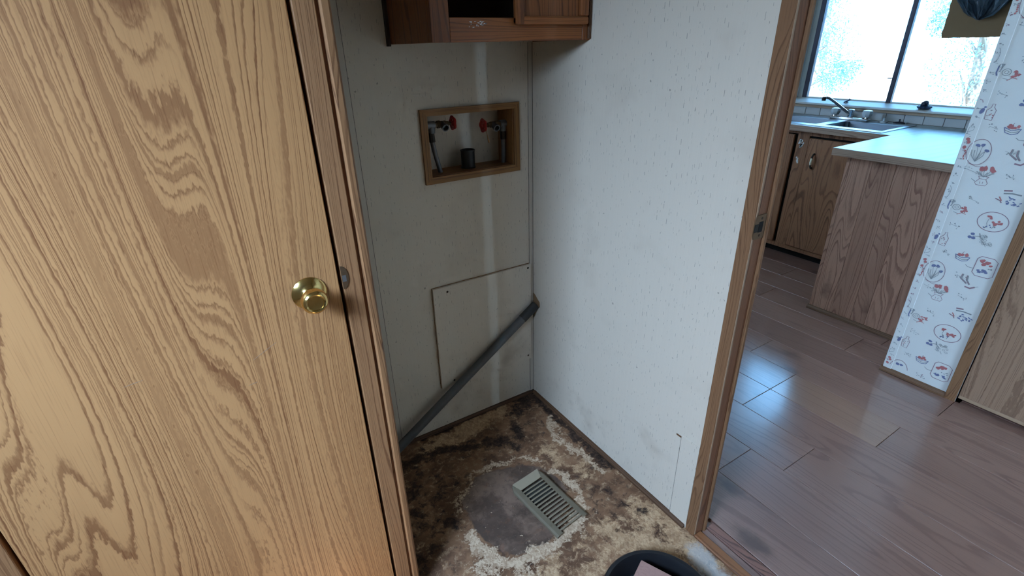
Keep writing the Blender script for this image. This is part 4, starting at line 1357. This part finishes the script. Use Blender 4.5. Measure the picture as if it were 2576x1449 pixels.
# small things on the sill
ds = thing('sill_dish', (2.965, -0.107, 1.0255), 'small dark blue scalloped dish holding a crumpled scrap, on the sill', 'dish')
B().lathe([(0, 0), (.028, 0), (.038, .008), (.042, .018), (.039, .018), (.034, .009), (0, .005)], (2.965, -0.107, 1.0255), (0, 0, 1), 40, lobes=10, depth=.05).build('bowl', 'dish', ds, smooth=True)
b = B()
bmesh.ops.create_icosphere(b.bm, subdivisions=2, radius=.022)
for v in b.bm.verts:
    v.co *= random.uniform(.75, 1.2)
    v.co.z *= .95
b.move(Matrix.Translation((2.965, -0.107, 1.0255 + .026)))
b.build('crumpled_scrap', 'soap', ds)
b = B()
b.tube([(2.985, 0.398, 1.0225), (2.985, 0.380, 1.030), (2.985, 0.366, 1.040), (2.985, 0.362, 1.054)], [.003, .006, .004, .002], 6)
b.tube([(2.985, 0.372, 1.034), (2.985, 0.352, 1.046)], [.005, .002], 6)
b.tube([(2.985, 0.384, 1.028), (2.985, 0.366, 1.0225)], [.005, .003], 6)
b.move(Matrix.Translation((0, 0, 0.0065)))
b.build('sill_figurine', 'dish', base=(2.985, 0.38, 1.028), label='tiny dark twisted figurine on the window sill behind the faucet', category='figurine')

# cardboard and plastic sheet hung over the window's upper corner
b = B()
ys = np.linspace(-0.075, -0.49, 22)
low = [1.432 + random.uniform(-.002, .002) for _ in ys]
pts = [(y, z) for y, z in zip(ys, low)] + [(-0.49, 2.0), (-0.070, 2.0)] + [(-0.070 + random.uniform(-.003, .003), z) for z in np.linspace(1.95, 1.46, 14)]
b.prism(pts, 'x', 2.984, 2.990)
b.build('cardboard_sheet', 'cardboard', base=(2.987, -0.28, 1.432), label='brown cardboard sheet covering the upper corner of the kitchen window', category='cardboard')
b = B()
nu, nv = 26, 20
grid = []
for j in range(nv + 1):
    v = j / nv
    z = 2.0 - v * (2.0 - 1.524)
    half = 0.29 * (1 - v) ** 0.55 * (1.0 if v < 0.6 else 1.0) + 0.004
    cy = -0.235 + 0.01 * math.sin(5 * v)
    row = []
    for i in range(nu + 1):
        u = i / nu * 2 - 1
        fold = 0.018 * math.sin(9 * u + 4 * v) * (1 - 0.4 * v) + 0.010 * math.sin(17 * u - 7 * v + 1)
        row.append(b.bm.verts.new((2.940 + fold - 0.012 * (1 - u * u) + random.uniform(-.006, .006), cy - u * half + random.uniform(-.004, .004), z + random.uniform(-.006, .006))))
    grid.append(row)
for a, c in zip(grid, grid[1:]):
    for i in range(nu):
        b.bm.faces.new((a[i], a[i + 1], c[i + 1], c[i]))
bmesh.ops.solidify(b.bm, geom=b.bm.faces[:], thickness=.0015)
b.build('plastic_sheet', 'cloth', base=(2.95, -0.235, 1.524), label='crumpled blue-grey plastic sheet hanging in a point before the cardboard', category='plastic sheet')

# ------------------------------------------------------------------ outside
B().box(3.4, 60, -40, 40, -0.7, -0.6).build('ground_outside', 'dirt', **st('pale sunlit dirt yard outside the kitchen window', 'ground'))


def tree(base, h, spread, nclump, leaves, leafmat, label, seed):
    rs = np.random.default_rng(seed)
    t = thing('garden_tree', base, label, 'tree', group='trees outside the kitchen window')
    bx, by, bz = base
    b_ = B().tube([(bx, by, bz), (bx + .1, by + .08, bz + h * .35), (bx - .05, by + .15, bz + h * .7), (bx, by + .1, bz + h * .95)], [.11, .08, .05, .02], 8)
    cl = []
    for k_ in range(nclump):
        c_ = np.array([bx, by, bz]) + np.array([rs.uniform(-spread, spread), rs.uniform(-spread, spread), rs.uniform(.18, 1.0) * h])
        cl.append(c_)
        s0 = Vector((bx, by + .1, bz + min(h * .8, max(.2, c_[2] - bz - .5))))
        b_.tube([s0, s0.lerp(Vector(c_), .5) + Vector((0, 0, .08)), Vector(c_)], [.028, .016, .006], 5)
    b_.build('branches', 'bark', t)
    V, F = [], []
    for c_ in cl:
        rad = rs.uniform(.22, .46)
        for k_ in range(leaves):
            d = rs.normal(size=3)
            d /= np.linalg.norm(d)
            p = c_ + d * rad * rs.uniform(.2, 1) ** .6
            a = rs.normal(size=3)
            a /= np.linalg.norm(a)
            q = np.cross(a, rs.normal(size=3))
            q /= np.linalg.norm(q)
            s_ = rs.uniform(.012, .026)
            i0 = len(V)
            V += [p - a * s_, p + q * s_ * .45, p + a * s_, p - q * s_ * .45]
            F.append((i0, i0 + 1, i0 + 2, i0 + 3))
    me = bpy.data.meshes.new('foliage')
    me.from_pydata([tuple(v - np.array(base)) for v in V], [], F)
    me.materials.append(M[leafmat])
    o = bpy.data.objects.new('foliage', me)
    COL.objects.link(o)
    o.parent = t
    o['kind'] = 'stuff'


tree((6.4, 2.75, -0.6), 3.2, 0.75, 8, 1100, 'leaf', 'pale green leafy tree seen through the window pane above the faucet', 1)
tree((8.0, 1.15, -0.6), 3.0, 0.75, 8, 1100, 'leaf', 'pale green tree outside, just beside the window meeting rail', 2)
tree((6.2, -0.35, -0.6), 2.7, 0.55, 7, 1000, 'leaf_dark', 'darker small tree outside, seen below the cardboard sheet', 3)
tree((10.5, 4.6, -0.6), 3.8, 1.0, 9, 1100, 'leaf', 'pale far tree outside, beside the window frame', 4)
tree((9.6, -1.6, -0.6), 3.4, 0.9, 8, 1000, 'leaf', 'far pale green tree outside, behind the small darker one', 5)
